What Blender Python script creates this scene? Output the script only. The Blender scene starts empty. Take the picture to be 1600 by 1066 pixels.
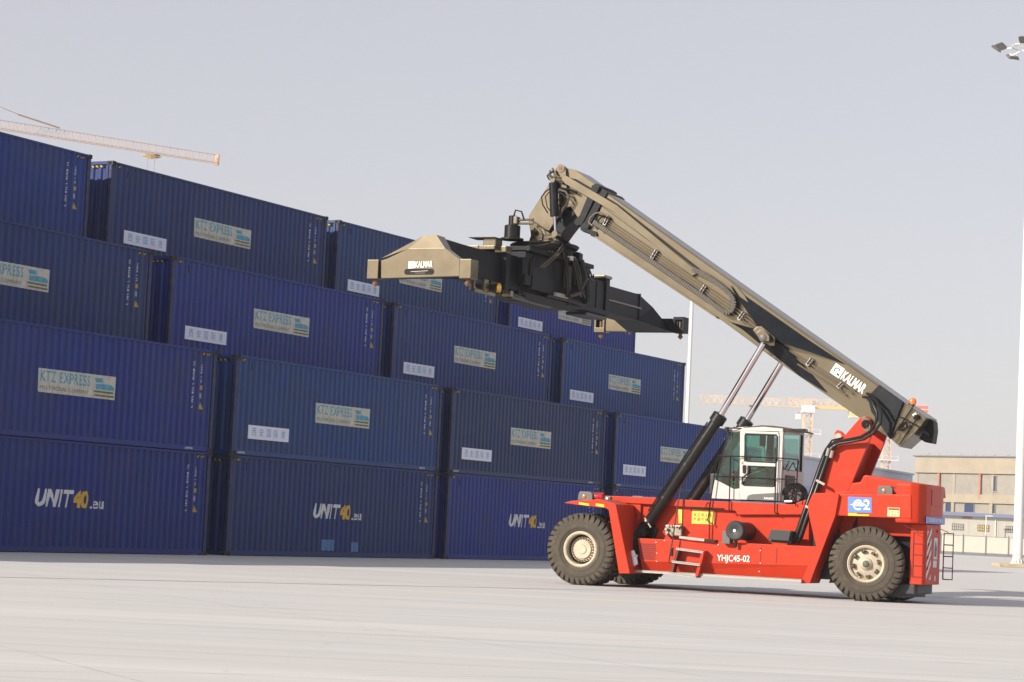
import bpy, bmesh, math, random
from mathutils import Vector, Matrix

scene = bpy.context.scene
COL = scene.collection
PI = math.pi
R = math.radians

# ------------------------------------------------------------------ camera
cam_d = bpy.data.cameras.new("camera")
cam = bpy.data.objects.new("camera", cam_d)
COL.objects.link(cam)
scene.camera = cam
cam_d.sensor_width = 36
cam_d.lens = 80.916
cam_d.clip_start = 0.5
cam_d.clip_end = 6000
_r = Vector((0.99884822, -0.00374587, 0.04783506))
_u = Vector((-0.0479815, -0.07797905, 0.9957997))
_f = Vector((0.0, 0.99694796, 0.07806896))
cam.matrix_world = Matrix(((_r.x, _u.x, -_f.x, 0), (_r.y, _u.y, -_f.y, 0), (_r.z, _u.z, -_f.z, 1.3663), (0, 0, 0, 1)))

# ------------------------------------------------------------------ light
SUN = Vector((-0.821, -0.570, 0.461)).normalized()
EL = math.asin(SUN.z)
world = bpy.data.worlds.new("World")
scene.world = world
world.use_nodes = True
wn = world.node_tree.nodes
wl = world.node_tree.links
bg = wn['Background']
sky = wn.new('ShaderNodeTexSky')
sky.sky_type = 'NISHITA'
sky.sun_disc = False
sky.sun_elevation = EL
sky.sun_rotation = math.atan2(SUN.x, SUN.y)
sky.air_density = 1.0
sky.dust_density = 1.0
sky.ozone_density = 1.2
hsv = wn.new('ShaderNodeHueSaturation')
hsv.inputs['Saturation'].default_value = 0.60
wl.new(sky.outputs[0], hsv.inputs['Color'])
tintn = wn.new('ShaderNodeMix'); tintn.data_type = 'RGBA'; tintn.blend_type = 'MULTIPLY'
tintn.inputs['Factor'].default_value = 1.0
tintn.inputs['B'].default_value = (1.055, 0.985, 0.975, 1)
wl.new(hsv.outputs[0], tintn.inputs['A'])
veil = wn.new('ShaderNodeMix'); veil.data_type = 'RGBA'
veil.inputs['Factor'].default_value = 0.6
veil.inputs['B'].default_value = (4.65, 4.53, 4.88, 1)      # even milky haze over the whole sky
wl.new(tintn.outputs['Result'], veil.inputs['A'])
wl.new(veil.outputs['Result'], bg.inputs[0])
bg.inputs[1].default_value = 0.105
sun_d = bpy.data.lights.new("sun", 'SUN')
sun_d.energy = 5.0
sun_d.angle = R(0.6)
sun_d.color = (1.0, 0.915, 0.80)
sun = bpy.data.objects.new("sun", sun_d)
COL.objects.link(sun)
sun.rotation_euler = SUN.to_track_quat('Z', 'Y').to_euler()
sun.location = (-60, -40, 60)
scene.view_settings.view_transform = 'Standard'
scene.view_settings.look = 'None'
scene.view_settings.exposure = 0.44
scene.view_settings.gamma = 1

# ------------------------------------------------------------------ materials
def mat(name, col, rough=0.5, metal=0.0, spec=0.5, noise=0.0, nscale=3.0, dirt=None, dirt_amt=0.0,
        coat=0.0, bump=0.0, bscale=20.0, objcol=False, streak=False, emit=None, ior=1.5, tint=None, rust=None):
    m = bpy.data.materials.new(name)
    m.use_nodes = True
    nt = m.node_tree
    p = nt.nodes['Principled BSDF']
    p.inputs['Roughness'].default_value = rough
    p.inputs['Metallic'].default_value = metal
    p.inputs['Specular IOR Level'].default_value = spec
    p.inputs['Coat Weight'].default_value = coat
    p.inputs['IOR'].default_value = ior
    if tint: p.inputs['Specular Tint'].default_value = (*tint, 1)
    p.inputs['Coat Roughness'].default_value = 0.15
    if objcol:
        oi = nt.nodes.new('ShaderNodeObjectInfo')
        cs = oi.outputs['Color']
    else:
        rgb = nt.nodes.new('ShaderNodeRGB')
        rgb.outputs[0].default_value = (*col, 1)
        cs = rgb.outputs[0]
    tc = nt.nodes.new('ShaderNodeTexCoord')
    vec = tc.outputs['Object']
    if objcol:
        ov = nt.nodes.new('ShaderNodeVectorMath'); ov.operation = 'MULTIPLY_ADD'
        ov.inputs[1].default_value = (37.0, 21.0, 13.0)
        nt.links.new(oi.outputs['Random'], ov.inputs[0]); nt.links.new(vec, ov.inputs[2]); vec = ov.outputs[0]
    if noise > 0:
        n = nt.nodes.new('ShaderNodeTexNoise')
        n.inputs['Scale'].default_value = nscale
        n.inputs['Detail'].default_value = 6
        n.inputs['Roughness'].default_value = 0.65
        nt.links.new(vec, n.inputs['Vector'])
        mr = nt.nodes.new('ShaderNodeMapRange')
        mr.inputs['From Min'].default_value = 0.3
        mr.inputs['From Max'].default_value = 0.7
        mr.inputs['To Min'].default_value = 1 - noise
        mr.inputs['To Max'].default_value = 1 + noise
        nt.links.new(n.outputs['Fac'], mr.inputs['Value'])
        mx = nt.nodes.new('ShaderNodeVectorMath')
        mx.operation = 'SCALE'
        nt.links.new(cs, mx.inputs[0])
        nt.links.new(mr.outputs[0], mx.inputs['Scale'])
        cs = mx.outputs[0]
        mr2 = nt.nodes.new('ShaderNodeMapRange')
        mr2.inputs['To Min'].default_value = max(0, rough - 0.05)
        mr2.inputs['To Max'].default_value = min(1, rough + 0.07)
        nt.links.new(n.outputs['Fac'], mr2.inputs['Value'])
        nt.links.new(mr2.outputs[0], p.inputs['Roughness'])
    if dirt:
        n2 = nt.nodes.new('ShaderNodeTexNoise')
        n2.inputs['Scale'].default_value = 1.0
        n2.inputs['Detail'].default_value = 8
        n2.inputs['Roughness'].default_value = 0.7
        mp = nt.nodes.new('ShaderNodeMapping')
        mp.inputs['Scale'].default_value = (9, 9, 0.7) if streak else (4, 4, 4)
        nt.links.new(vec, mp.inputs['Vector'])
        nt.links.new(mp.outputs[0], n2.inputs['Vector'])
        r2 = nt.nodes.new('ShaderNodeMapRange')
        r2.inputs['From Min'].default_value = 0.52
        r2.inputs['From Max'].default_value = 0.75
        r2.inputs['To Max'].default_value = dirt_amt
        nt.links.new(n2.outputs['Fac'], r2.inputs['Value'])
        mc = nt.nodes.new('ShaderNodeMix')
        mc.data_type = 'RGBA'
        nt.links.new(r2.outputs[0], mc.inputs['Factor'])
        nt.links.new(cs, mc.inputs['A'])
        mc.inputs['B'].default_value = (*dirt, 1)
        cs = mc.outputs['Result']
    if rust:
        for (sc_, lo_, hi_, am_, cc_) in (((1.6, 1.6, 1.6), 0.66, 0.72, 0.7, rust), ((14, 14, 0.35), 0.60, 0.72, 0.35, (0.075, 0.085, 0.15)), ((0.35, 0.35, 0.5), 0.42, 0.62, 0.38, (0.035, 0.05, 0.10))):
            mp3 = nt.nodes.new('ShaderNodeMapping'); mp3.inputs['Scale'].default_value = sc_
            n3 = nt.nodes.new('ShaderNodeTexNoise'); n3.inputs['Scale'].default_value = 1.0; n3.inputs['Detail'].default_value = 9; n3.inputs['Roughness'].default_value = 0.72
            nt.links.new(vec, mp3.inputs['Vector']); nt.links.new(mp3.outputs[0], n3.inputs['Vector'])
            r3 = nt.nodes.new('ShaderNodeMapRange'); r3.inputs['From Min'].default_value = lo_; r3.inputs['From Max'].default_value = hi_; r3.inputs['To Max'].default_value = am_
            nt.links.new(n3.outputs['Fac'], r3.inputs['Value'])
            m3 = nt.nodes.new('ShaderNodeMix'); m3.data_type = 'RGBA'
            nt.links.new(r3.outputs[0], m3.inputs['Factor']); nt.links.new(cs, m3.inputs['A']); m3.inputs['B'].default_value = (*cc_, 1)
            cs = m3.outputs['Result']
    nt.links.new(cs, p.inputs['Base Color'])
    if bump > 0:
        nb = nt.nodes.new('ShaderNodeTexNoise')
        nb.inputs['Scale'].default_value = bscale
        nb.inputs['Detail'].default_value = 4
        nt.links.new(vec, nb.inputs['Vector'])
        bp = nt.nodes.new('ShaderNodeBump')
        bp.inputs['Strength'].default_value = bump
        bp.inputs['Distance'].default_value = 0.02
        nt.links.new(nb.outputs['Fac'], bp.inputs['Height'])
        nt.links.new(bp.outputs[0], p.inputs['Normal'])
    if emit:
        p.inputs['Emission Color'].default_value = (*col, 1)
        p.inputs['Emission Strength'].default_value = emit
    return m

M = {}
M['blue'] = mat('container_paint', (0.02, 0.025, 0.12), 0.45, spec=0.25, noise=0.16, nscale=1.3, objcol=True,
                dirt=(0.03, 0.03, 0.06), dirt_amt=0.5, streak=True, bump=0.35, bscale=1.6, rust=(0.07, 0.035, 0.02))
M['frame'] = mat('container_frame_paint', (0.026, 0.034, 0.10), 0.55, spec=0.25, noise=0.2, nscale=4, dirt=(0.10, 0.07, 0.05), dirt_amt=0.8)
M['cast'] = mat('corner_casting_steel', (0.07, 0.07, 0.10), 0.6, noise=0.3, nscale=9, dirt=(0.12, 0.07, 0.04), dirt_amt=0.8)
M['black'] = mat('black_void', (0.006, 0.006, 0.007), 0.8)
M['logo'] = mat('logo_sticker_weathered_white', (0.50, 0.49, 0.43), 0.6, noise=0.14, nscale=5, dirt=(0.22, 0.20, 0.15), dirt_amt=0.7, streak=True)
M['cyan'] = mat('logo_cyan_faded', (0.07, 0.30, 0.42), 0.6, noise=0.25, nscale=6)
M['teal'] = mat('logo_teal_faded', (0.08, 0.27, 0.33), 0.6, noise=0.25, nscale=6)
M['olive'] = mat('logo_olive_faded', (0.13, 0.13, 0.035), 0.6, noise=0.25, nscale=6)
M['greytxt'] = mat('logo_grey_ink', (0.16, 0.15, 0.11), 0.6)
M['signw'] = mat('printed_sheet_white', (0.70, 0.70, 0.80), 0.5, noise=0.04)
M['signb'] = mat('printed_sheet_blue_ink', (0.10, 0.34, 0.62), 0.5)
M['white'] = mat('white_lettering', (0.62, 0.62, 0.64), 0.5, noise=0.1, nscale=8)
M['white2'] = mat('bright_white_lettering', (0.85, 0.84, 0.80), 0.4)
M['amber'] = mat('amber_lettering', (0.62, 0.36, 0.03), 0.5, noise=0.1, nscale=8)
M['yellow'] = mat('warning_yellow', (0.65, 0.50, 0.06), 0.5, noise=0.1, nscale=15)
M['cyel'] = mat('faded_yellow_marking', (0.40, 0.27, 0.04), 0.6, noise=0.2, nscale=9)
M['patch'] = mat('pale_blue_patch', (0.07, 0.17, 0.36), 0.6, noise=0.2, nscale=5)

M['red'] = mat('red_machine_paint', (0.46, 0.034, 0.011), 0.42, spec=0.16, noise=0.05, nscale=1.5, coat=0.04,
               dirt=(0.26, 0.07, 0.04), dirt_amt=0.45)
M['redseam'] = mat('dark_red_seam', (0.12, 0.008, 0.006), 0.6)
M['boom'] = mat('boom_charcoal_gloss_paint', (0.030, 0.0245, 0.0150), 0.22, spec=0.5, noise=0.10, nscale=1.6,
                dirt=(0.07, 0.056, 0.035), dirt_amt=0.4, ior=2.3, tint=(1.0, 0.86, 0.62))
M['slate'] = mat('dark_steel_and_shaded_boom_paint', (0.008, 0.010, 0.014), 0.50, spec=0.18, noise=0.2, nscale=3, dirt=(0.035, 0.032, 0.03), dirt_amt=0.5)  # dark steel parts, and the boom paint darkened for faces in shade
M['steelblk'] = mat('black_machine_paint', (0.008, 0.007, 0.006), 0.32, spec=0.35, noise=0.15, nscale=5, dirt=(0.04, 0.033, 0.025), dirt_amt=0.3)
M['chrome'] = mat('chromed_rod', (0.62, 0.60, 0.62), 0.12, metal=1.0)
M['hose'] = mat('black_rubber_hose', (0.007, 0.0065, 0.006), 0.45, spec=0.3)
M['hosetan'] = mat('dusty_pipe_paint', (0.13, 0.10, 0.065), 0.38, spec=0.6)
M['chain'] = mat('dusty_cable_chain', (0.060, 0.050, 0.040), 0.55, noise=0.3, nscale=12)
M['tyre'] = mat('dusty_tyre_rubber', (0.062, 0.050, 0.036), 0.8, noise=0.18, nscale=4, dirt=(0.13, 0.10, 0.07), dirt_amt=0.5, bump=0.25, bscale=14)
M['rim'] = mat('cream_rim_paint', (0.46, 0.40, 0.30), 0.55, noise=0.15, nscale=9, dirt=(0.18, 0.11, 0.06), dirt_amt=0.7)
M['rust'] = mat('rusty_steel', (0.20, 0.10, 0.05), 0.7, noise=0.4, nscale=16)
M['cabw'] = mat('cab_white_paint', (0.47, 0.455, 0.43), 0.35, noise=0.04, coat=0.2, dirt=(0.36, 0.32, 0.27), dirt_amt=0.35)
M['gstrip'] = mat('cool_grey_strip', (0.40, 0.40, 0.42), 0.85, noise=0.1, nscale=2)
M['cabdark'] = mat('cab_interior_dark', (0.03, 0.032, 0.033), 0.6)
M['grey'] = mat('grey_plastic', (0.10, 0.095, 0.09), 0.5)
M['dkgrey'] = mat('dark_grey_plastic', (0.020, 0.020, 0.021), 0.5, noise=0.1)
M['alu'] = mat('galvanised_step', (0.34, 0.32, 0.29), 0.45, metal=0.3, noise=0.15, nscale=20)
M['orange'] = mat('orange_lens', (0.80, 0.16, 0.02), 0.2, coat=0.5)
M['redlens'] = mat('red_lens', (0.35, 0.02, 0.02), 0.2, coat=0.5)
M['reflector'] = mat('amber_reflector', (0.90, 0.52, 0.03), 0.3)
M['ctrblue'] = mat('number_plate_blue', (0.09, 0.20, 0.60), 0.4)
M['cream'] = mat('cream_label', (0.62, 0.56, 0.30), 0.5)
M['filtw'] = mat('white_bottle', (0.75, 0.75, 0.80), 0.3)
M['brass'] = mat('hydraulic_block_metal', (0.30, 0.26, 0.20), 0.35, metal=0.6, noise=0.4, nscale=25)
M['lampgold'] = mat('gold_reflector', (0.75, 0.50, 0.14), 0.22, metal=1.0)
M['redball'] = mat('red_glossy_ornament', (0.42, 0.015, 0.02), 0.25, coat=0.5)
M['green'] = mat('green_leaves', (0.03, 0.20, 0.07), 0.5)
M['yelgreen'] = mat('yellow_green_strap', (0.5, 0.6, 0.05), 0.5)
M['mastw'] = mat('mast_white_paint', (0.66, 0.64, 0.61), 0.45, noise=0.03)
M['cranew'] = mat('crane_paint_orange_buff', (0.58, 0.36, 0.23), 0.6, noise=0.12, nscale=0.6)
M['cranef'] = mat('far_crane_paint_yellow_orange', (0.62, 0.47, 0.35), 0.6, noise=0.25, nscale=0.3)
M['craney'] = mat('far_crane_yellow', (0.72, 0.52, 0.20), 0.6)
M['cranewh'] = mat('crane_white', (0.75, 0.73, 0.72), 0.6)
M['cranered'] = mat('crane_red_ballast', (0.60, 0.16, 0.12), 0.6)
M['conc'] = mat('bare_concrete', (0.34, 0.29, 0.215), 0.85, noise=0.14, nscale=0.35, dirt=(0.30, 0.27, 0.22), dirt_amt=0.6)
M['block'] = mat('grey_blockwork', (0.285, 0.262, 0.225), 0.9, noise=0.12, nscale=0.9)
M['redpipe'] = mat('red_formwork_strip', (0.45, 0.16, 0.09), 0.8, noise=0.3, nscale=2)
M['winblue'] = mat('dark_blue_window', (0.035, 0.055, 0.12), 0.25)
M['cabin'] = mat('white_cabin_panel', (0.50, 0.475, 0.41), 0.6, noise=0.04, nscale=0.8)
M['cabroof'] = mat('blue_grey_cabin_roof', (0.20, 0.23, 0.34), 0.6)
M['warm'] = mat('warm_curtained_window', (0.62, 0.46, 0.20), 0.5, noise=0.2, nscale=3)
M['fencep'] = mat('cream_fence_panel', (0.48, 0.46, 0.39), 0.6, noise=0.05, nscale=0.8)
M['fencepost'] = mat('grey_fence_post', (0.14, 0.15, 0.15), 0.6)
M['kerb'] = mat('grey_kerb', (0.16, 0.16, 0.17), 0.8, noise=0.1)
M['shed'] = mat('distant_shed_cladding', (0.50, 0.52, 0.63), 0.6, noise=0.04, nscale=0.2)  # pale tone has distance haze mixed into the colour
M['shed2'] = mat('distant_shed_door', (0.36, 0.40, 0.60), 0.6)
M['plinth'] = mat('tan_plinth_concrete', (0.40, 0.33, 0.22), 0.85, noise=0.2, nscale=3)

gm = bpy.data.materials.new('tinted_cab_glass')
gm.use_nodes = True
nt = gm.node_tree
nt.nodes.remove(nt.nodes['Principled BSDF'])
tr = nt.nodes.new('ShaderNodeBsdfTransparent'); tr.inputs[0].default_value = (0.27, 0.57, 0.51, 1)
gl = nt.nodes.new('ShaderNodeBsdfGlossy'); gl.inputs['Roughness'].default_value = 0.03
gl.inputs[0].default_value = (0.9, 0.95, 0.95, 1)
lw = nt.nodes.new('ShaderNodeFresnel'); lw.inputs['IOR'].default_value = 1.6
ms = nt.nodes.new('ShaderNodeMixShader')
nt.links.new(lw.outputs[0], ms.inputs[0]); nt.links.new(tr.outputs[0], ms.inputs[1]); nt.links.new(gl.outputs[0], ms.inputs[2])
nt.links.new(ms.outputs[0], nt.nodes['Material Output'].inputs[0])
M['glass'] = gm

def ground_material():
    m = bpy.data.materials.new('dusty_concrete_yard')
    m.use_nodes = True
    nt = m.node_tree; N = nt.nodes; L = nt.links
    p = N['Principled BSDF']
    p.inputs['Roughness'].default_value = 0.8
    p.inputs['Specular IOR Level'].default_value = 0.3
    tc = N.new('ShaderNodeTexCoord')
    mp = N.new('ShaderNodeMapping'); mp.inputs['Rotation'].default_value = (0, 0, R(-28))
    L.new(tc.outputs['Object'], mp.inputs['Vector'])
    def noise(scale, sc=(1, 1, 1), detail=6, rough=0.6, rot=0.0):
        q = N.new('ShaderNodeMapping'); q.inputs['Scale'].default_value = sc
        q.inputs['Rotation'].default_value = (0, 0, R(rot))
        L.new(tc.outputs['Object'], q.inputs['Vector'])
        n = N.new('ShaderNodeTexNoise'); n.inputs['Scale'].default_value = scale
        n.inputs['Detail'].default_value = detail; n.inputs['Roughness'].default_value = rough
        L.new(q.outputs[0], n.inputs['Vector'])
        return n.outputs['Fac']
    def rng(v, a, b, c, d):
        r = N.new('ShaderNodeMapRange')
        r.inputs['From Min'].default_value = a; r.inputs['From Max'].default_value = b
        r.inputs['To Min'].default_value = c; r.inputs['To Max'].default_value = d
        L.new(v, r.inputs['Value']); return r.outputs[0]
    def mix(f, a, b):
        x = N.new('ShaderNodeMix'); x.data_type = 'RGBA'
        if isinstance(f, float): x.inputs['Factor'].default_value = f
        else: L.new(f, x.inputs['Factor'])
        for s, v in (('A', a), ('B', b)):
            if isinstance(v, tuple): x.inputs[s].default_value = (*v, 1)
            else: L.new(v, x.inputs[s])
        return x.outputs['Result']
    c = mix(rng(noise(0.05, (1, 1, 1), 5, 0.6), 0.35, 0.65, 0, 1), (0.53, 0.512, 0.490), (0.525, 0.525, 0.525))
    c = mix(rng(noise(0.9, (0.25, 2.2, 1), 8, 0.7, -12), 0.48, 0.75, 0, 0.55), c, (0.42, 0.45, 0.45))
    c = mix(rng(noise(0.25, (0.15, 1.6, 1), 4, 0.6, 32), 0.50, 0.68, 0, 0.4), c, (0.68, 0.64, 0.60))
    c = mix(rng(noise(2.2, (0.3, 1.5, 1), 7, 0.7, 8), 0.56, 0.78, 0, 0.35), c, (0.45, 0.43, 0.42))
    c = mix(rng(noise(0.5, (0.35, 2.8, 1), 5, 0.6, 20), 0.67, 0.74, 0, 0.6), c, (0.30, 0.26, 0.23))
    c = mix(rng(noise(30, (1, 1, 1), 3, 0.7), 0.4, 0.75, 0, 0.18), c, (0.30, 0.29, 0.28))
    for (sc_, rt_, lo_, hi_, am_) in (((0.06, 3.2, 1), 24, 0.53, 0.68, 0.45), ((0.05, 4.0, 1), -8, 0.56, 0.70, 0.42), ((0.5, 1.6, 1), 15, 0.66, 0.71, 0.6)):
        c = mix(rng(noise(1.0, sc_, 6, 0.62, rt_), lo_, hi_, 0, am_), c, (0.34, 0.325, 0.315))
    # slab joints: thin dark lines every 6 m, both ways, broken up by noise
    sep = N.new('ShaderNodeSeparateXYZ'); L.new(mp.outputs[0], sep.inputs[0])
    for ax, step, w in (('X', 6.0, 0.010), ('Y', 6.0, 0.010)):
        a = N.new('ShaderNodeMath'); a.operation = 'PINGPONG'; a.inputs[1].default_value = step / 2
        L.new(sep.outputs[ax], a.inputs[0])
        b = rng(a.outputs[0], 0.0, w * 2.2, 1.0, 0.0)
        g = N.new('ShaderNodeMath'); g.operation = 'MULTIPLY'
        L.new(b, g.inputs[0]); L.new(rng(noise(0.6), 0.35, 0.6, 0.15, 0.75), g.inputs[1])
        c = mix(g.outputs[0], c, (0.22, 0.20, 0.18))
    # hairline cracks
    vo = N.new('ShaderNodeTexVoronoi'); vo.feature = 'DISTANCE_TO_EDGE'; vo.inputs['Scale'].default_value = 0.10
    wv = N.new('ShaderNodeTexNoise'); wv.inputs['Scale'].default_value = 0.7; wv.inputs['Detail'].default_value = 5
    L.new(tc.outputs['Object'], wv.inputs['Vector'])
    va = N.new('ShaderNodeVectorMath'); va.operation = 'MULTIPLY_ADD'
    L.new(wv.outputs['Color'], va.inputs[0]); va.inputs[1].default_value = (2.5, 2.5, 0); L.new(tc.outputs['Object'], va.inputs[2])
    L.new(va.outputs[0], vo.inputs['Vector'])
    c = mix(rng(vo.outputs['Distance'], 0.0, 0.0014, 0.28, 0.0), c, (0.22, 0.20, 0.19))
    L.new(c, p.inputs['Base Color'])
    bp = N.new('ShaderNodeBump'); bp.inputs['Strength'].default_value = 0.25; bp.inputs['Distance'].default_value = 0.01
    L.new(noise(12, (1, 1, 1), 6, 0.7), bp.inputs['Height']); L.new(bp.outputs[0], p.inputs['Normal'])
    return m
M['ground'] = ground_material()

# ------------------------------------------------------------------ mesh helpers
class MB:
    """collects shapes into one mesh; every add takes a material key"""
    def __init__(s):
        s.v = []; s.f = []; s.m = []; s.mats = []; s.sm = []
    def mi(s, k):
        if k not in s.mats: s.mats.append(k)
        return s.mats.index(k)
    def add(s, vs, fs, k, sm=False):
        o = len(s.v); s.v += [tuple(v) for v in vs]
        i = s.mi(k)
        for f in fs: s.f.append([a + o for a in f]); s.m.append(i); s.sm.append(sm)
        return s
    def bm(s, b, k):
        b.verts.index_update()
        s.add([v.co for v in b.verts], [[v.index for v in f.verts] for f in b.faces], k); b.free(); return s
    def box(s, x0, x1, y0, y1, z0, z1, k, bev=0.0):
        b = bmesh.new()
        vs = [b.verts.new(c) for c in ((x0, y0, z0), (x1, y0, z0), (x1, y1, z0), (x0, y1, z0), (x0, y0, z1), (x1, y0, z1), (x1, y1, z1), (x0, y1, z1))]
        for f in ((3, 2, 1, 0), (4, 5, 6, 7), (0, 1, 5, 4), (1, 2, 6, 5), (2, 3, 7, 6), (3, 0, 4, 7)): b.faces.new([vs[i] for i in f])
        if bev > 0: bmesh.ops.bevel(b, geom=list(b.edges), offset=bev, segments=2, profile=0.6, affect='EDGES')
        return s.bm(b, k)
    def prism(s, poly, y0, y1, k, bev=0.0, seg=2):
        """poly of (x,z) extruded from y0 to y1"""
        b = bmesh.new()
        a = [b.verts.new((x, y0, z)) for x, z in poly]; c = [b.verts.new((x, y1, z)) for x, z in poly]
        n = len(poly)
        b.faces.new(a); b.faces.new(c[::-1])
        for i in range(n): b.faces.new((a[(i + 1) % n], a[i], c[i], c[(i + 1) % n]))
        bmesh.ops.recalc_face_normals(b, faces=list(b.faces))
        if bev > 0: bmesh.ops.bevel(b, geom=list(b.edges), offset=bev, segments=seg, profile=0.6, affect='EDGES')
        bmesh.ops.triangulate(b, faces=[f for f in b.faces if len(f.verts) > 4])
        return s.bm(b, k)
    def zprism(s, poly, z0, z1, k, bev=0.0):
        """poly of (x,y) extruded in z"""
        b = bmesh.new()
        a = [b.verts.new((x, y, z0)) for x, y in poly]; c = [b.verts.new((x, y, z1)) for x, y in poly]
        n = len(poly)
        b.faces.new(a); b.faces.new(c[::-1])
        for i in range(n): b.faces.new((a[(i + 1) % n], a[i], c[i], c[(i + 1) % n]))
        bmesh.ops.recalc_face_normals(b, faces=list(b.faces))
        if bev > 0: bmesh.ops.bevel(b, geom=list(b.edges), offset=bev, segments=2, profile=0.6, affect='EDGES')
        bmesh.ops.triangulate(b, faces=[f for f in b.faces if len(f.verts) > 4])
        return s.bm(b, k)
    def hexa(s, p8, k):
        """8 corners: four of one face in order, then four of the other"""
        return s.add(p8, [(3, 2, 1, 0), (4, 5, 6, 7), (0, 1, 5, 4), (1, 2, 6, 5), (2, 3, 7, 6), (3, 0, 4, 7)], k)
    def tube(s, pts, r, k, seg=8, cap=True):
        pts = [Vector(p) for p in pts]; n = len(pts); rs = r if isinstance(r, (list, tuple)) else [r] * n
        t0 = (pts[1] - pts[0]).normalized(); up = Vector((0, 0, 1)) if abs(t0.z) < 0.9 else Vector((1, 0, 0))
        a = t0.cross(up).normalized(); vs = []
        for i, p in enumerate(pts):
            t = ((pts[min(i + 1, n - 1)] - pts[i]).normalized() + (pts[i] - pts[max(i - 1, 0)]).normalized())
            t = t.normalized() if t.length > 1e-6 else t0
            a = (a - t * a.dot(t)).normalized(); b = t.cross(a)
            for j in range(seg):
                w = 2 * PI * j / seg
                vs.append(p + (a * math.cos(w) + b * math.sin(w)) * rs[i])
        fs = [(i * seg + j, i * seg + (j + 1) % seg, (i + 1) * seg + (j + 1) % seg, (i + 1) * seg + j) for i in range(n - 1) for j in range(seg)]
        if cap: fs += [tuple(range(seg))[::-1], tuple((n - 1) * seg + j for j in range(seg))]
        return s.add(vs, fs, k, True)
    def bar(s, p, q, w, h, k):
        """rectangular bar between two points"""
        p = Vector(p); q = Vector(q); t = (q - p).normalized()
        up = Vector((0, 0, 1)) if abs(t.z) < 0.95 else Vector((1, 0, 0))
        a = t.cross(up).normalized() * w / 2; b = a.cross(t).normalized() * h / 2
        vs = [p - a - b, p + a - b, p + a + b, p - a + b, q - a - b, q + a - b, q + a + b, q - a + b]
        return s.hexa(vs, k)
    def lathe(s, prof, k, c=(0, 0, 0), seg=48, axis='Y', a0=0, a1=2 * PI):
        """prof of (along axis, radius)"""
        vs = []; n = len(prof); full = abs(a1 - a0 - 2 * PI) < 1e-6; m = seg if full else seg + 1
        for j in range(m):
            w = a0 + (a1 - a0) * j / seg; cw, sw = math.cos(w), math.sin(w)
            for h, r in prof:
                if axis == 'Y': vs.append((c[0] + r * cw, c[1] + h, c[2] + r * sw))
                elif axis == 'Z': vs.append((c[0] + r * cw, c[1] + r * sw, c[2] + h))
                else: vs.append((c[0] + h, c[1] + r * cw, c[2] + r * sw))
        fs = []
        for j in range(seg):
            j2 = (j + 1) % m if full else j + 1
            for i in range(n - 1):
                f = (j * n + i, j * n + i + 1, j2 * n + i + 1, j2 * n + i)
                fs.append(f if axis != 'Z' else f[::-1])
        return s.add(vs, fs, k, True)
    def build(s, name, parent=None, smooth=40, **kw):
        me = bpy.data.meshes.new(name)
        me.from_pydata(s.v, [], s.f)
        for k in s.mats: me.materials.append(M[k])
        me.polygons.foreach_set('material_index', s.m)
        me.update()
        if smooth and len(s.sm) == len(me.polygons):
            me.set_sharp_from_angle(angle=R(smooth))
            me.polygons.foreach_set('use_smooth', s.sm)
        o = bpy.data.objects.new(name, me); COL.objects.link(o)
        if parent: o.parent = parent
        for a, b in kw.items(): o[a] = b
        return o

def empty(name, loc=(0, 0, 0), rz=0.0, **kw):
    o = bpy.data.objects.new(name, None); COL.objects.link(o)
    o.location = loc; o.rotation_euler = (0, 0, rz); o.empty_display_size = 0.3
    for a, b in kw.items(): o[a] = b
    return o

def copy_tree(o, parent=None):
    c = o.copy(); COL.objects.link(c)
    if parent is not None: c.parent = parent
    for ch in list(o.children): copy_tree(ch, c)
    return c

_tc = {}
def text_polys(s, size, bold=0.0, sx=1.0, shear=0.0, spc=1.0):
    """text as flat polygons (x,z) with left bottom at the origin; returns verts, faces, width"""
    key = (s, size, bold, sx, shear, spc)
    if key in _tc: return _tc[key]
    cu = bpy.data.curves.new('t', 'FONT'); cu.body = s; cu.size = size; cu.offset = bold; cu.shear = shear
    cu.space_character = spc; cu.resolution_u = 3; cu.fill_mode = 'FRONT'
    o = bpy.data.objects.new('t', cu); COL.objects.link(o)
    dg = bpy.context.evaluated_depsgraph_get(); dg.update()
    me = o.evaluated_get(dg).to_mesh()
    vs = [(v.co.x * sx, v.co.y) for v in me.vertices]; fs = [list(p.vertices) for p in me.polygons]
    o.evaluated_get(dg).to_mesh_clear()
    bpy.data.objects.remove(o); bpy.data.curves.remove(cu)
    if vs:
        x0 = min(v[0] for v in vs); y0 = min(v[1] for v in vs)
        vs = [(x - x0, y - y0) for x, y in vs]; w = max(v[0] for v in vs); h = max(v[1] for v in vs)
    else: w = h = 0
    _tc[key] = (vs, fs, w, h)
    return _tc[key]

def put_text(mb, s, size, k, fn, bold=0.0, sx=1.0, shear=0.0, fit=None):
    """fn maps (x,z) in text space to a 3-D point; fit = (width, height) to stretch to"""
    vs, fs, w, h = text_polys(s, size, bold, sx, shear)
    if not vs: return 0
    ax = ay = 1
    if fit: ax, ay = fit[0] / w, fit[1] / h
    mb.add([fn(x * ax, z * ay) for x, z in vs], fs, k)
    return w * ax

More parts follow.
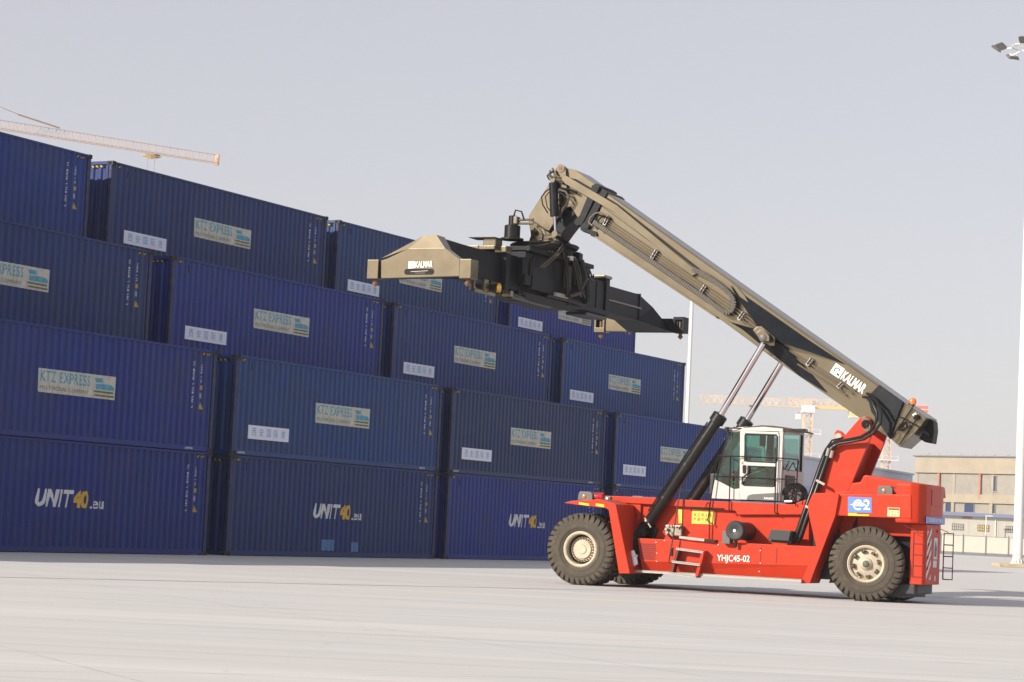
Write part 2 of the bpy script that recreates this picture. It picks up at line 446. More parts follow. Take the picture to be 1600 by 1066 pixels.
# ------------------------------------------------------------------ ground
g = MB()
n = 40
g.add([(-1500, -60, 0), (1500, -60, 0), (1500, 2600, 0), (-1500, 2600, 0)], [(0, 1, 2, 3)], 'ground')
g.build('ground', smooth=0, kind='structure')
g = MB(); jd = Vector((0.7385, 0.6742, 0)); jn = Vector((-jd.y, jd.x, 0)); jp = Vector((-8.54, 39.55, 0.004))  # narrow, slightly darker cool strip laid across the yard
for i in range(60):
    a = jp + jd * (i * 1.2 - 20); b = a + jd * 1.2; w0 = 0.10 + 0.05 * math.sin(i * 1.7); w1 = 0.10 + 0.05 * math.sin((i + 1) * 1.7)
    g.add([a - jn * w0, b - jn * w1, b + jn * w1, a + jn * w0], [(0, 1, 2, 3)], 'gstrip')
g.build('ground_strip', smooth=0, kind='structure')

# ------------------------------------------------------------------ shipping containers
CL, CW, CH = 12.192, 2.438, 2.896
YAW = 1.0877908
CO = Vector((-14.01748, 54.56236, 0))
CD = Vector((math.cos(YAW), math.sin(YAW), 0)); CN = Vector((-math.sin(YAW), math.cos(YAW), 0))
CPOS = [0, 13.1687, 26.07418, 39.20968]
SLOT = 2.4568

# corrugation: list of (x, depth) break points along the long side
PX = [(0.17, 0.030)]
x = 0.26
NC = 42; pitch = (12.02 - 0.26) / NC
for i in range(NC):
    PX += [(x, 0.030), (x + 0.068, 0.066), (x + 0.068 + 0.072, 0.066), (x + 0.208, 0.030)]
    x += pitch
PX.append((12.02, 0.030))
def pdepth(x):
    if x <= PX[0][0] or x >= PX[-1][0]: return 0.03
    lo, hi = 0, len(PX) - 1
    while hi - lo > 1:
        m = (lo + hi) // 2
        if PX[m][0] <= x: lo = m
        else: hi = m
    a, b = PX[lo], PX[hi]
    t = (x - a[0]) / max(1e-6, b[0] - a[0])
    return a[1] + (b[1] - a[1]) * t
def drape(vs2, fs, k, off, name, parent, x0=0, z0=0, taut=1.0):
    """flat polygons on the long side, cut at every fold and pressed onto the corrugation"""
    b = bmesh.new()
    vv = [b.verts.new((x + x0, 0, z + z0)) for x, z in vs2]
    for f in fs:
        try: b.faces.new([vv[i] for i in f])
        except ValueError: pass
    lo = min(v.co.x for v in b.verts); hi = max(v.co.x for v in b.verts)
    for px, _ in PX:
        if lo < px < hi:
            bmesh.ops.bisect_plane(b, geom=list(b.verts) + list(b.edges) + list(b.faces), plane_co=(px, 0, 0), plane_no=(1, 0, 0))
    for v in b.verts: v.co.y = 0.03 + (pdepth(v.co.x) - 0.03) * taut - off
    for f in b.faces:
        f.normal_update()
        if f.normal.y > 0: f.normal_flip()
    mb = MB(); mb.bm(b, k)
    return mb.build(name, parent, smooth=0)
def rect(x0, x1, z0, z1): return [(x0, z0), (x1, z0), (x1, z1), (x0, z1)], [(0, 1, 2, 3)]

def merge(lists):
    vs, fs = [], []
    for a, b in lists:
        o = len(vs); vs += a; fs += [[i + o for i in f] for f in b]
    return vs, fs

def casting_mb():
    """one corner casting, origin at its outer near bottom corner, holes on the near and the end face"""
    mb = MB()
    b = bmesh.new()
    x1, y1, z1 = 0.178, 0.162, 0.118
    vs = [b.verts.new(c) for c in ((0, 0, 0), (x1, 0, 0), (x1, y1, 0), (0, y1, 0), (0, 0, z1), (x1, 0, z1), (x1, y1, z1), (0, y1, z1))]
    fl = [b.faces.new([vs[i] for i in f]) for f in ((3, 2, 1, 0), (4, 5, 6, 7), (0, 1, 5, 4), (1, 2, 6, 5), (2, 3, 7, 6), (3, 0, 4, 7))]
    dark = []
    for f in (fl[2], fl[5]):
        bmesh.ops.inset_region(b, faces=[f], thickness=0.030)
        r = bmesh.ops.extrude_face_region(b, geom=[f])
        nv = [e for e in r['geom'] if isinstance(e, bmesh.types.BMVert)]
        f.normal_update()
        for v in nv: v.co -= f.normal * 0.03
        nf = [e for e in r['geom'] if isinstance(e, bmesh.types.BMFace)]
        dark += [tuple(v.co) for v in nf[0].verts] and [nf[0]]
        b.faces.remove(f)
    b.verts.index_update()
    mi = mb.mi('cast'); mk = mb.mi('black')
    mb.v = [tuple(v.co) for v in b.verts]
    for f in b.faces: mb.f.append([v.index for v in f.verts]); mb.m.append(mk if f in dark else mi)
    b.free()
    return mb

def build_container():
    root = empty('shipping_container')
    # long sides
    for side in (0, 1):
        vs = []; fs = []
        for x, d in PX:
            y = d if side == 0 else CW - d
            vs += [(x, y, 0.155), (x, y, 2.842)]
        for i in range(len(PX) - 1):
            f = (2 * i, 2 * i + 2, 2 * i + 3, 2 * i + 1)
            fs.append(f if side == 0 else f[::-1])
        MB().add(vs, fs, 'blue').build('side_panel', root, smooth=0)
    # front end wall, corrugated, faces -x ; door end faces +x
    ys = [0.155]; prof = [(0.155, 0.04)]
    y = 0.24
    while y + 0.25 < CW - 0.15:
        prof += [(y, 0.04), (y + 0.05, 0.085), (y + 0.13, 0.085), (y + 0.18, 0.04)]; y += 0.285
    prof.append((CW - 0.155, 0.04))
    vs = []; fs = []
    for yy, d in prof: vs += [(d, yy, 0.15), (d, yy, 2.80)]
    for i in range(len(prof) - 1): fs.append((2 * i, 2 * i + 1, 2 * i + 3, 2 * i + 2))
    MB().add(vs, fs, 'blue').build('end_wall', root, smooth=0)
    for s in (0, 1):
        d = MB(); y0 = 0.12 + s * 1.10; y1 = y0 + 1.09
        d.box(12.10, 12.14, y0, y1, 0.16, 2.77, 'blue', 0.008)
        dl = d.build('door', root)
        bm_ = MB()
        for q in (0.3, 0.78):
            bm_.tube([(12.165, y0 + q, 0.12), (12.165, y0 + q, 2.80)], 0.016, 'frame', 6)
            bm_.box(12.14, 12.18, y0 + q - 0.02, y0 + q + 0.3, 1.1, 1.13, 'frame')
        bm_.build('lock_rod', dl)
    MB().box(0.05, 12.14, 0.05, CW - 0.05, 2.845, 2.862, 'blue').build('roof', root, smooth=0)
    MB().box(0.05, 12.14, 0.06, CW - 0.06, 0.13, 0.15, 'black').build('floor_underside', root, smooth=0)
    # frame: corner posts and rails
    f = MB()
    for y0, y1 in ((0.006, 0.10), (CW - 0.10, CW - 0.006)):
        f.box(0.006, 0.16, y0, y1, 0.118, 2.778, 'frame')
        f.box(12.05, 12.186, y0, y1, 0.118, 2.778, 'frame')
        yy0, yy1 = (0.012, 0.07) if y0 < 1 else (CW - 0.07, CW - 0.012)
        f.box(0.178, 12.014, yy0, yy1, 2.835, 2.888, 'blue')
        f.box(0.178, 12.014, yy0, yy1, 0.022, 0.158, 'blue')
    for x0, x1 in ((0.008, 0.09), (12.10, 12.184)):
        f.box(x0, x1, 0.162, CW - 0.162, 2.79, 2.886, 'blue')
        f.box(x0, x1, 0.162, CW - 0.162, 0.012, 0.15, 'blue')
    f.build('frame', root, smooth=0)
    cm = casting_mb().build('corner_casting', root, smooth=0)
    cm.location = (0, 0, 0)
    first = True
    for ix in (0, 1):
        for iy in (0, 1):
            for iz in (0, 1):
                o = cm if first else cm.copy()
                if not first: COL.objects.link(o)
                first = False
                o.location = (CL if ix else 0, CW if iy else 0, CH - 0.118 if iz else 0)
                o.scale = (-1 if ix else 1, -1 if iy else 1, 1)
    # hazard stripes under the top rail at both ends and on the end wall
    for x0 in (0.20, 11.50):
        drape(*rect(x0, x0 + 0.42, 2.735, 2.80), 'black', 0.004, 'hazard_strip', root)
        qs = []
        for i in range(3):
            a = x0 + 0.06 + i * 0.13
            qs.append(([(a, 2.74), (a + 0.06, 2.74), (a + 0.10, 2.795), (a + 0.04, 2.795)], [(0, 1, 2, 3)]))
        drape(*merge(qs), 'cyel', 0.007, 'hazard_stripe', root)
    e = MB()
    e.add([(0.036, 0.30, 2.70), (0.036, 0.85, 2.70), (0.036, 0.85, 2.77), (0.036, 0.30, 2.77)], [(3, 2, 1, 0)], 'black')
    for i in range(3):
        a = 0.36 + i * 0.16
        e.add([(0.033, a, 2.705), (0.033, a + 0.07, 2.705), (0.033, a + 0.11, 2.765), (0.033, a + 0.04, 2.765)], [(3, 2, 1, 0)], 'cyel')
    e.build('end_hazard_strip', root, smooth=0)
    # small stencilled marks, unreadable at this size: broken vertical columns, plates and the warning triangle
    rnd = random.Random(5); qs = []
    for cx, z0, z1 in ((11.10, 1.22, 2.50), (11.52, 1.95, 2.48)):
        z = z0
        while z < z1:
            h = rnd.uniform(0.03, 0.075)
            if rnd.random() < 0.82:
                qs.append(rect(cx, cx + rnd.uniform(0.035, 0.075), z, z + h * 0.35))
                qs.append(rect(cx + rnd.uniform(0, 0.05), cx + 0.075, z + h * 0.45, z + h * 0.8))
            z += h + 0.012
    drape(*merge(qs), 'white', 0.004, 'stencil_marks', root)
    drape(*rect(11.50, 11.62, 1.74, 1.87), 'cyel', 0.004, 'yellow_placard', root)
    q = [rect(11.52, 11.54, 1.50, 1.66), rect(11.58, 11.60, 1.50, 1.66), rect(11.52, 11.60, 1.57, 1.59)]
    drape(*merge(q), 'white', 0.004, 'weight_mark', root)
    drape([(11.48, 1.20), (11.68, 1.20), (11.58, 1.40)], [(0, 1, 2)], 'cyel', 0.004, 'warning_triangle', root)
    e = MB(); z = 1.45
    while z < 2.5:
        h = rnd.uniform(0.03, 0.08)
        e.add([(0.036, 1.02, z), (0.036, 1.02 + rnd.uniform(0.05, 0.09), z), (0.036, 1.10, z + h * 0.5), (0.036, 1.02, z + h * 0.5)], [(3, 2, 1, 0)], 'white')
        z += h + 0.02
    e.build('end_stencil_marks', root, smooth=0)
    # dark vent slot near the left end
    v = MB(); v.box(0.86, 0.92, 0.018, 0.062, 2.50, 2.72, 'frame', 0.006); v.box(11.12, 11.18, 0.018, 0.062, 2.52, 2.70, 'frame', 0.006)
    v.build('vent', root)
    return root

def add_logo(root):
    """faded sticker with the rail company's name, pressed onto the corrugation"""
    p = drape([(4.42, 1.22), (4.46, 1.185), (7.63, 1.18), (7.64, 1.80), (4.40, 1.79)], [(0, 1, 2, 3, 4)], 'logo', 0.004, 'logo_sticker', root, taut=0.5)
    vs, fs, w, h = text_polys('KTZ EXPRESS', 0.4, 0.006, 1.0, 0.0, 1.12)
    s = [(x * 2.02 / w, z * 0.29 / h) for x, z in vs]
    drape(s, fs, 'cyan', 0.008, 'lettering', p, 4.52, 1.46, 0.5)
    vs, fs, w, h = text_polys('MULTIMODAL COMPANY', 0.2, 0.0, 1.0)
    s = [(x * 1.98 / w, z * 0.10 / h) for x, z in vs]
    drape(s, fs, 'greytxt', 0.008, 'small_lettering', p, 4.52, 1.26, 0.5)
    # emblem: two stepped blue blocks over two olive strokes
    a = ([(6.72, 1.72), (6.80, 1.60), (7.08, 1.60), (7.08, 1.72)], [(0, 1, 2, 3)])
    b = ([(6.78, 1.56), (6.80, 1.42), (7.57, 1.42), (7.57, 1.50), (7.45, 1.56), (7.16, 1.575)], [(0, 1, 2, 3, 4, 5)])
    drape(*merge([a, b]), 'cyan', 0.008, 'emblem', p, taut=0.5)
    a = ([(6.68, 1.385), (6.72, 1.335), (7.57, 1.33), (7.50, 1.385)], [(0, 1, 2, 3)])
    b = ([(6.74, 1.285), (6.78, 1.24), (7.58, 1.235), (7.58, 1.285)], [(0, 1, 2, 3)])
    drape(*merge([a, b]), 'olive', 0.008, 'emblem_strokes', p, taut=0.5)

def add_unit(root):
    L = []
    vs, fs, w, h = text_polys('UNIT', 0.5, 0.022, 1.0, 0.22, 1.10)
    L.append(([(x * 1.53 / w, z * 0.46 / h) for x, z in vs], fs))
    u = drape(L[0][0], L[0][1], 'white', 0.005, 'painted_name', root, 4.62, 1.17)
    vs, fs, w, h = text_polys('40', 0.5, 0.024, 1.0, 0.05)
    drape([(x * 0.66 / w, z * 0.46 / h) for x, z in vs], fs, 'amber', 0.005, 'painted_number', root, 6.14, 1.17)
    vs, fs, w, h = text_polys('.eu', 0.3, 0.004, 1.0)
    drape([(x * 0.58 / w, z * 0.21 / h) for x, z in vs], fs, 'white', 0.005, 'painted_suffix', root, 6.86, 1.17)

def add_rail_text(root):
    mb = MB()
    for x0 in (0.32, 10.9):
        put_text(mb, 'UNIT40', 0.1, 'white', lambda x, z: (x0 + x, 0.008, 0.055 + z), 0.002, fit=(0.36, 0.06))
    mb.build('rail_lettering', root, smooth=0)

def add_sign(root, dx=0.0, dz=0.0):
    """white printed sheet hung flat over the folds"""
    tilt = 0.0
    s = MB(); s.box(0.83 + dx, 2.99 + dx, 0.014, 0.020, 0.505 + dz, 0.905 + dz, 'signw')
    sg = s.build('paper_sign', root, smooth=0)
    t = MB()
    for i, ch in enumerate('西安国际港'):
        x0 = 1.03 + dx + i * 0.385
        put_text(t, ch, 0.3, 'signb', lambda x, z: (x0 + x, 0.011, 0.595 + dz + z), 0.001, fit=(0.215, 0.235))
    t.build('lettering', sg, smooth=0)

proto = build_container()
# a scrap of wear low on the wall
NAV = (0.019, 0.020, 0.082)
specs = {
 # (column, depth slot, tier): (colour, kind, label)
 (0, 0, 0): ((0.0062, 0.0229, 0.1763), 'unit', 'violet blue ground level container with large UNIT40.eu at the left edge of the photo'),
 (1, 0, 0): ((0.0073, 0.0252, 0.1341), 'unit', 'navy UNIT40.eu container on the ground with two pale blue patches near its bottom rail'),
 (2, 0, 0): ((0.0083, 0.0264, 0.2255), 'unit', 'bright blue UNIT40.eu container on the ground behind the front wheel of the red machine'),
 (3, 0, 0): ((0.0083, 0.0312, 0.1974), 'unit', 'bottom tier container almost wholly hidden behind the red body and near lift cylinder'),
 (0, 0, 1): ((0.0068, 0.0238, 0.1903), 'logo', 'violet blue second tier container at the left edge, clear KTZ EXPRESS sticker, no paper sign'),
 (1, 0, 1): ((0.0083, 0.0457, 0.1833), 'both', 'greenish navy container on top of the one with two pale blue patches'),
 (2, 0, 1): ((0.0088, 0.0276, 0.1059), 'both', 'dark greyish navy second tier container above the bright blue UNIT40.eu one'),
 (3, 0, 1): ((0.0088, 0.0383, 0.2115), 'both', 'blue second tier container crossed by the black lift cylinder of the red machine'),
 (0, 1, 2): ((0.0078, 0.0300, 0.1341), 'logo', 'dark blue third tier container at the left edge, its KTZ EXPRESS sticker cut off'),
 (1, 1, 2): ((0.0068, 0.0246, 0.2044), 'both', 'violet blue third tier container left of centre with sticker and white paper sign'),
 (2, 1, 2): ((0.0083, 0.0312, 0.1693), 'both', 'blue third tier container directly below the middle of the spreader'),
 (3, 1, 2): ((0.0104, 0.0503, 0.2115), 'both', 'lighter blue third tier container ending beside the slim white mast'),
 (0, 2, 3): ((0.0073, 0.0336, 0.1974), 'plain', 'blue top tier container at the left edge below the crane jib'),
 (1, 2, 3): ((0.0073, 0.0252, 0.1341), 'both', 'dark navy top tier container with a sunlit strip on its left end wall'),
 (2, 2, 3): ((0.0083, 0.0408, 0.1552), 'both', 'greyish blue top tier container partly covered by the tan near end of the spreader'),
 (3, 2, 3): ((0.0114, 0.0276, 0.2522), 'both', 'vivid violet blue top tier container under the far arm of the spreader'),
}
def place(o, c, s, t):
    o.location = CO + CD * CPOS[c] + CN * (s * SLOT) + Vector((0, 0, t * CH))
    o.rotation_euler = (0, 0, YAW)
def tint(o, col):
    o.color = (*col, 1)
    for ch in o.children: tint(ch, col)
extra = {}
for key, (colr, kind, label) in specs.items():
    o = copy_tree(proto)
    if kind in ('both', 'logo', 'plain'): add_logo(o)
    if kind == 'unit': add_unit(o)
    if kind == 'both' or key == (0, 2, 3): add_sign(o, random.Random(key[0] * 7 + key[1] * 3 + key[2]).uniform(-0.03, 0.03))
    if key[2] == 1: add_rail_text(o)
    if key == (1, 0, 0):
        drape(*rect(5.18, 5.94, 0.20, 0.535), 'patch', 0.005, 'pale_patch', o)
        drape(*rect(6.90, 7.38, 0.18, 0.48), 'patch', 0.005, 'pale_patch', o)
    tint(o, colr); place(o, *key)
    o['label'] = label; o['category'] = 'container'; o['group'] = 'blue shipping containers of the stepped stack'
# containers inside the stack that carry the upper tiers
for c in range(4):
    for s, t in ((1, 0), (1, 1), (2, 0), (2, 1), (2, 2)):
        o = copy_tree(proto); tint(o, (0.022, 0.026, 0.10)); place(o, c, s, t)
        o['label'] = 'blue shipping container hidden behind the front tiers, carrying the stepped upper tiers'
        o['category'] = 'container'; o['group'] = 'inner blue containers carrying the upper tiers'
for s, t in ((0, 0), (0, 1), (1, 2), (2, 3), (1, 0), (1, 1), (2, 0), (2, 1), (2, 2)):
    o = copy_tree(proto); tint(o, (0.012, 0.018, 0.12))
    o.location = CO - CD * 13.15 + CN * (s * SLOT) + Vector((0, 0, t * CH)); o.rotation_euler = (0, 0, YAW)
    o['label'] = 'blue shipping container of the stack beyond the left edge of the photo'
    o['category'] = 'container'; o['group'] = 'containers beyond the left edge'
def drop(o):
    for ch in list(o.children): drop(ch)
    bpy.data.objects.remove(o)
drop(proto)

# ------------------------------------------------------------------ reach stacker
# local frame: x towards the rear, y away from the camera side, z up; y = 0 is the outer face of the near front tyre
VC = 2.02
RS = empty('reach_stacker', (1.755, 52.45, 0), R(-24),
           label='red reach stacker with raised boom, white cab and long spreader, in front of the containers', category='reach stacker')
def at_y(y, pts): return [(a, y, b) for a, b in pts]

# --- chassis
m = MB()
m.prism([(-0.044,2.057),(2.036,2.05),(4.559,2.039),(4.999,2.203),(5.873,2.414),(6.153,2.342),(6.098,1.858),(5.422,0.418),(1.173,0.438),(1.051,1.033),(0.951,1.837),(-0.036,1.894)], 1.25, 2.79, 'red', 0.012)
m.build('chassis', RS)
m = MB()
m.box(-0.55, 1.0, 1.18, 2.86, 0.62, 1.50, 'red', 0.02); m.box(0.45, 1.0, 1.18, 2.86, 1.50, 1.96, 'red', 0.02)
m.tube([(0, 0.9, 0.82), (0, 3.2, 0.82)], 0.26, 'steelblk', 20)
m.box(-0.42, 0.42, 1.5, 2.6, 0.45, 1.2, 'steelblk', 0.05)
m.build('drive_axle', RS)
m = MB(); m.tube([(6.5, 1.0, 0.81), (6.5, 3.1, 0.81)], 0.17, 'steelblk', 16); m.box(6.2, 6.8, 1.3, 2.8, 0.5, 1.2, 'steelblk', 0.05)
m.box(5.2, 7.6, 1.45, 2.7, 0.75, 1.5, 'steelblk', 0.02); m.box(6.1, 7.5, 1.22, 2.85, 1.45, 2.0, 'red', 0.02); m.box(5.1, 5.7, 1.10, 3.0, 0.42, 1.9, 'steelblk', 0.03)  # black boxes paint in the shade of the rear wheel well
m.build('steer_axle', RS)
# deck beam along the near edge, front part and the part under the cab
m = MB()
m.prism([(0.003,2.063),(1.393,2.068),(2.063,2.048),(2.07,1.887),(1.401,1.907),(0.281,1.92)], 1.13, 1.40, 'red', 0.012)
m.prism([(2.078,2.048),(3.304,2.048),(4.536,2.049),(4.981,2.042),(4.989,1.835),(3.346,1.761),(3.297,1.845),(2.255,1.882),(2.085,1.888)], 1.13, 1.40, 'red', 0.012)
for s in [(2.123,1.897),(3.028,1.897),(3.029,1.868),(2.124,1.868)],: m.prism(s, 1.11, 1.14, 'black')
m.build('deck_beam', RS)
# --- front fenders
def fender(mirror, label=None):
    p = [(-0.443,1.846),(-0.256,1.898),(0.447,1.967),(0.668,1.905),(0.825,1.869),(1.238,0.33),(0.977,0.314),(0.661,1.731),(0.581,1.771),(-0.141,1.816)]
    y0, y1 = 0.02, 1.16
    if mirror: y0, y1 = 2 * VC - y1, 2 * VC - y0
    a = MB(); a.prism(p, y0, y1, 'red', 0.008)
    f = a.build('front_fender', RS)
    if not mirror:
        for q in ([(-0.069,1.878),(0.183,1.853),(0.186,1.802),(-0.067,1.827)], [(0.347,1.868),(0.55,1.849),(0.554,1.784),(0.349,1.81)]):
            b = MB(); b.prism(q, 0.006, 0.019, 'reflector'); b.build('reflector', f)
        c = MB(); px0, pz0 = [(0.196,1.952)][0]; c.box(px0 - .08, px0 + .08, 1.08, 1.14, pz0 - .10, pz0 + .10, 'grey', 0.01)
        for z in (-.05, .05): c.tube([(px0, 1.085, pz0 + z), (px0, 1.06, pz0 + z)], 0.028, 'white2', 10)
        c.build('bolted_plate', f)
        c = MB(); c.tube([(0.406,1.1,1.881),(0.819,1.18,1.858),(0.894,1.18,1.597),(0.571,0.9,1.354)], 0.010, 'steelblk', 5)
        c.build('cable', f)
    return f
fender(False); fender(True)
def headlight(x, y, z, s=1.0):
    a = MB(); a.prism([(x, z), (x + .36 * s, z), (x + .36 * s, z + .15 * s), (x + .30 * s, z + .20 * s), (x + .05 * s, z + .20 * s), (x + 0.02, z + .16 * s)], y, y + .40, 'grey', 0.012)
    h = a.build('headlight_housing', RS)
    b = MB(); b.lathe([(0, 0.04), (-0.02, 0.035), (-0.03, 0.0)], 'orange', (x + .16 * s, y - .002, z + .09 * s), 16); b.build('indicator_lens', h)
    c = MB(); c.lathe([(0, 0.0), (0, 0.085 * s), (0.20, 0.095 * s), (0.22, 0.08 * s), (0.19, 0.0)], 'redlens', (x + .36 * s, y + .14, z + .10 * s), 20, 'X'); c.build('lamp', h)
headlight(-0.15, 0.12, 1.925); headlight(-0.15, 3.5, 1.925)
headlight(6.66, 0.72, 2.34, 0.95)
# --- side tanks
def tank(mirror):
    y0, y1 = 0.52, 1.27
    def Y(y): return 2 * VC - y if mirror else y
    top = [(1.197,1.125),(5.386,1.138),(5.243,0.702),(1.298,0.602)]
    bot = [(1.268,0.601),(5.22,0.701),(5.056,0.397),(1.306,0.465)]
    m = MB()
    m.prism(top, Y(y0), Y(y1), 'red', 0.010)
    t0, t1 = top[3], top[2]
    z0 = 0.40
    vs = [(t0[0], Y(0.525), t0[1]), (t1[0], Y(0.525), t1[1]), (t1[0] - .14, Y(0.66), z0), (t0[0], Y(0.66), z0), (t0[0], Y(1.2), t0[1]), (t1[0], Y(1.2), t1[1]), (t1[0] - .14, Y(1.2), z0), (t0[0], Y(1.2), z0)]
    m.hexa(vs if mirror else vs[::1], 'red')
    k = m.build('side_tank', RS)
    if mirror: return
    s = MB()
    for x in [(2.218,1.014),(4.125,1.118),(4.494,1.138)],: pass
    for x in [q[0] for q in [(2.218,1.014),(4.125,1.118),(4.494,1.138)]]:
        MB().box(x - .008, x + .008, 0.512, 0.521, 0.74, 1.06, 'redseam').build('panel_seam', k, smooth=0)
    g_ = MB()
    x0, x1, za, zb = 1.26, 1.66, 0.66, 1.03
    for i in range(9):
        for j in range(8):
            xx = x0 + (x1 - x0) * i / 9; zz = za + (zb - za) * j / 8
            g_.box(xx, xx + .028, 0.510, 0.526, zz, zz + .030, 'redseam')
    g_.build('louvre_grille', k, smooth=0)
    t = MB()
    a, b, c = [(3.117,0.661),(3.879,0.676),(3.108,0.86)]
    ex = Vector((b[0] - a[0], 0, b[1] - a[1])); W = ex.length; ex.normalize(); hh = c[1] - a[1]
    put_text(t, 'YHJC45-02', 0.2, 'white2', lambda x, z: (a[0] + ex.x * x, 0.507, a[1] + ex.z * x + z), 0.0015, fit=(W, hh * 0.95))
    t.build('fleet_number', k, smooth=0)
    bo = MB()
    for (x, z) in [(1.85,1.102),(3.129,1.071),(1.652,1.055),(1.679,0.811),(1.687,0.624),(4.118,0.99),(4.13,0.708),(4.108,0.523)]:
        bo.lathe([(0.0, 0.014), (-0.012, 0.012), (-0.014, 0.0)], 'white', (x, 0.52, z), 8)
    bo.build('bolt', k)
tank(False); tank(True)
# outer body strip that leans back in front of the rear wheel, and the panel above it
m = MB()
m.prism([(5.162,2.033),(5.268,2.306),(5.703,2.326),(5.864,2.291),(5.795,1.825),(5.273,0.326),(5.069,0.313),(5.386,1.138),(5.201,1.796)], 0.52, 1.30, 'red', 0.010)
m.build('side_frame', RS)
m = MB()
m.prism([(5.162,2.033),(5.268,2.306),(5.703,2.326),(5.864,2.291),(5.795,1.825),(5.273,0.326),(5.069,0.313),(5.386,1.138),(5.201,1.796)], 2 * VC - 1.30, 2 * VC - 0.52, 'red', 0.010)
m.build('side_frame', RS)
# foot bar and ladder
m = MB(); a, b = (1.161,0.46,0.384), (5.114,0.46,0.379)
m.bar(a, b, 0.12, 0.055, 'alu')
for i in range(70):
    t = (i + .5) / 70; q = Vector(a).lerp(Vector(b), t); m.box(q.x - .010, q.x + .010, 0.395, 0.401, q.z + .012, q.z + .024, 'black')
m.build('foot_bar', RS, smooth=0)
lad = MB()
lad.prism([(2.816,0.916),(2.891,0.92),(2.752,0.314),(2.676,0.309)], 0.30, 0.52, 'red', 0.004)
lad.prism([(2.224,0.926),(2.285,0.929),(2.144,0.349),(2.082,0.359)], 0.30, 0.52, 'redseam', 0.004)
ld = lad.build('ladder', RS)
for p, q in (((2.224,0.3,0.933), (2.862,0.3,0.883)), ((2.145,0.26,0.642), (2.813,0.26,0.602)), ((2.103,0.24,0.382), (2.741,0.24,0.335))):
    st = MB(); st.bar(Vector(p) + Vector((0, .08, 0)), Vector(q) + Vector((0, .08, 0)), 0.20, 0.05, 'alu')
    for i in range(12):
        w = Vector(p).lerp(Vector(q), (i + .5) / 12); st.box(w.x - .01, w.x + .01, p[1] - .023, p[1] - .019, w.z - .005, w.z + .012, 'black')
    st.build('step', ld, smooth=0)
st = MB(); st.bar((2.23,0.55,1.195), (2.825,0.55,1.155), 0.24, 0.055, 'alu'); st.bar((2.825,0.55,1.155), (3.082,0.55,1.14), 0.22, 0.06, 'steelblk'); st.build('step', ld, smooth=0)
# --- tower that carries the boom
tp = [(4.594,1.914),(4.767,2.066),(4.937,2.275),(5.072,2.611),(5.271,3.194),(5.356,3.312),(5.485,3.388),(5.474,3.689),(5.53,3.756),(5.62,3.723),(5.711,3.64),(5.894,3.86),(6.048,4.043),(6.164,4.075),(6.267,4.028),(6.349,3.774),(6.272,3.516),(5.859,2.431)]
m = MB(); m.prism(tp, 1.35, 1.45, 'red', 0.012)
ta = m.build('tower_plate', RS)
m = MB(); m.prism(tp, 2.60, 2.70, 'red', 0.012); m.build('tower_plate', RS)
w1 = [(4.759,1.893),(4.942,2.597),(5.215,3.276),(5.449,3.371),(5.834,3.385),(5.764,2.086)]
m = MB(); m.prism([(4.714,1.88),(4.989,2.467),(5.258,3.169),(5.835,3.506),(6.055,3.513),(5.542,1.92)], 1.45, 2.60, 'red', 0.01); m.build('tower_web', RS)
m = MB(); m.lathe([(0, 0.0), (0, 0.075), (-0.015, 0.075), (-0.015, 0)], 'alu', ([(5.566,3.606)][0][0], 1.35, [(5.566,3.606)][0][1]), 20); m.build('lifting_eye_ring', ta)
pv_ = [(6.091,4.049),(6.178,4.058),(6.253,3.996),(6.303,3.827),(6.264,3.698),(6.174,3.752),(6.11,3.907)]
m = MB(); m.prism(pv_, 1.30, 1.35, 'hosetan', 0.006)
for (x, z) in [(6.154,3.979),(6.201,3.894),(6.233,3.81),(6.185,3.937)]: m.lathe([(0, .018), (-.02, .016), (-.02, 0)], 'rust', (x, 1.30, z), 8)
m.tube([(6.204,1.28,3.894), (5.792,2.8,3.971)], 0.10, 'steelblk', 16)
m.build('pivot_pin_plate', ta)
# rigid pipes and hoses up the tower
m = MB(); m.tube([(5.319,1.28,3.25),(5.218,1.26,2.944),(5.012,1.2,2.245),(4.827,0.85,1.331),(4.787,0.8,1.229)], 0.060, 'steelblk', 10)
m.tube([(5.407,1.28,3.267),(5.307,1.26,2.933),(5.101,1.2,2.235),(4.93,0.85,1.336),(4.876,0.8,1.219)], 0.060, 'steelblk', 10)
pp_ = m.build('hydraulic_pipe', RS)
for q in ([(5.169,1.12,2.606),(5.364,1.12,2.515)], [(4.982,0.98,2.023),(5.177,0.98,1.933)]):
    c = MB(); c.bar(q[0], q[1], 0.10, 0.05, 'alu'); c.build('pipe_clamp', pp_, smooth=0)
m = MB()
m.tube([(5.288,1.25,3.132),(5.382,1.2,3.348),(5.531,1.18,3.467),(5.844,1.15,3.533),(6.147,1.1,3.598),(6.373,1.05,3.73),(6.504,1.02,3.93),(6.511,1.02,4.142),(6.38,1.1,4.371),(6.219,1.25,4.491),(6.09,1.4,4.512)], 0.034, 'hose', 8)
m.tube([(5.406,1.25,3.137),(5.486,1.2,3.338),(5.634,1.18,3.442),(5.919,1.15,3.493),(6.226,1.08,3.557),(6.46,1,3.687),(6.616,0.98,3.917),(6.617,1,4.144),(6.481,1.1,4.388),(6.319,1.25,4.536),(6.175,1.4,4.586)], 0.034, 'hose', 8)
m.tube([(5.23,1.25,3.101),(5.325,1.2,3.303),(5.465,1.2,3.509),(5.732,1.18,3.574)], 0.022, 'hose', 6)
for q in ([(5.354,1.22,3.162),(5.398,1.2,3.335)], [(5.444,1.22,3.123),(5.488,1.2,3.281)]): m.tube(q, 0.040, 'alu', 8)
m.build('boom_hoses', RS)
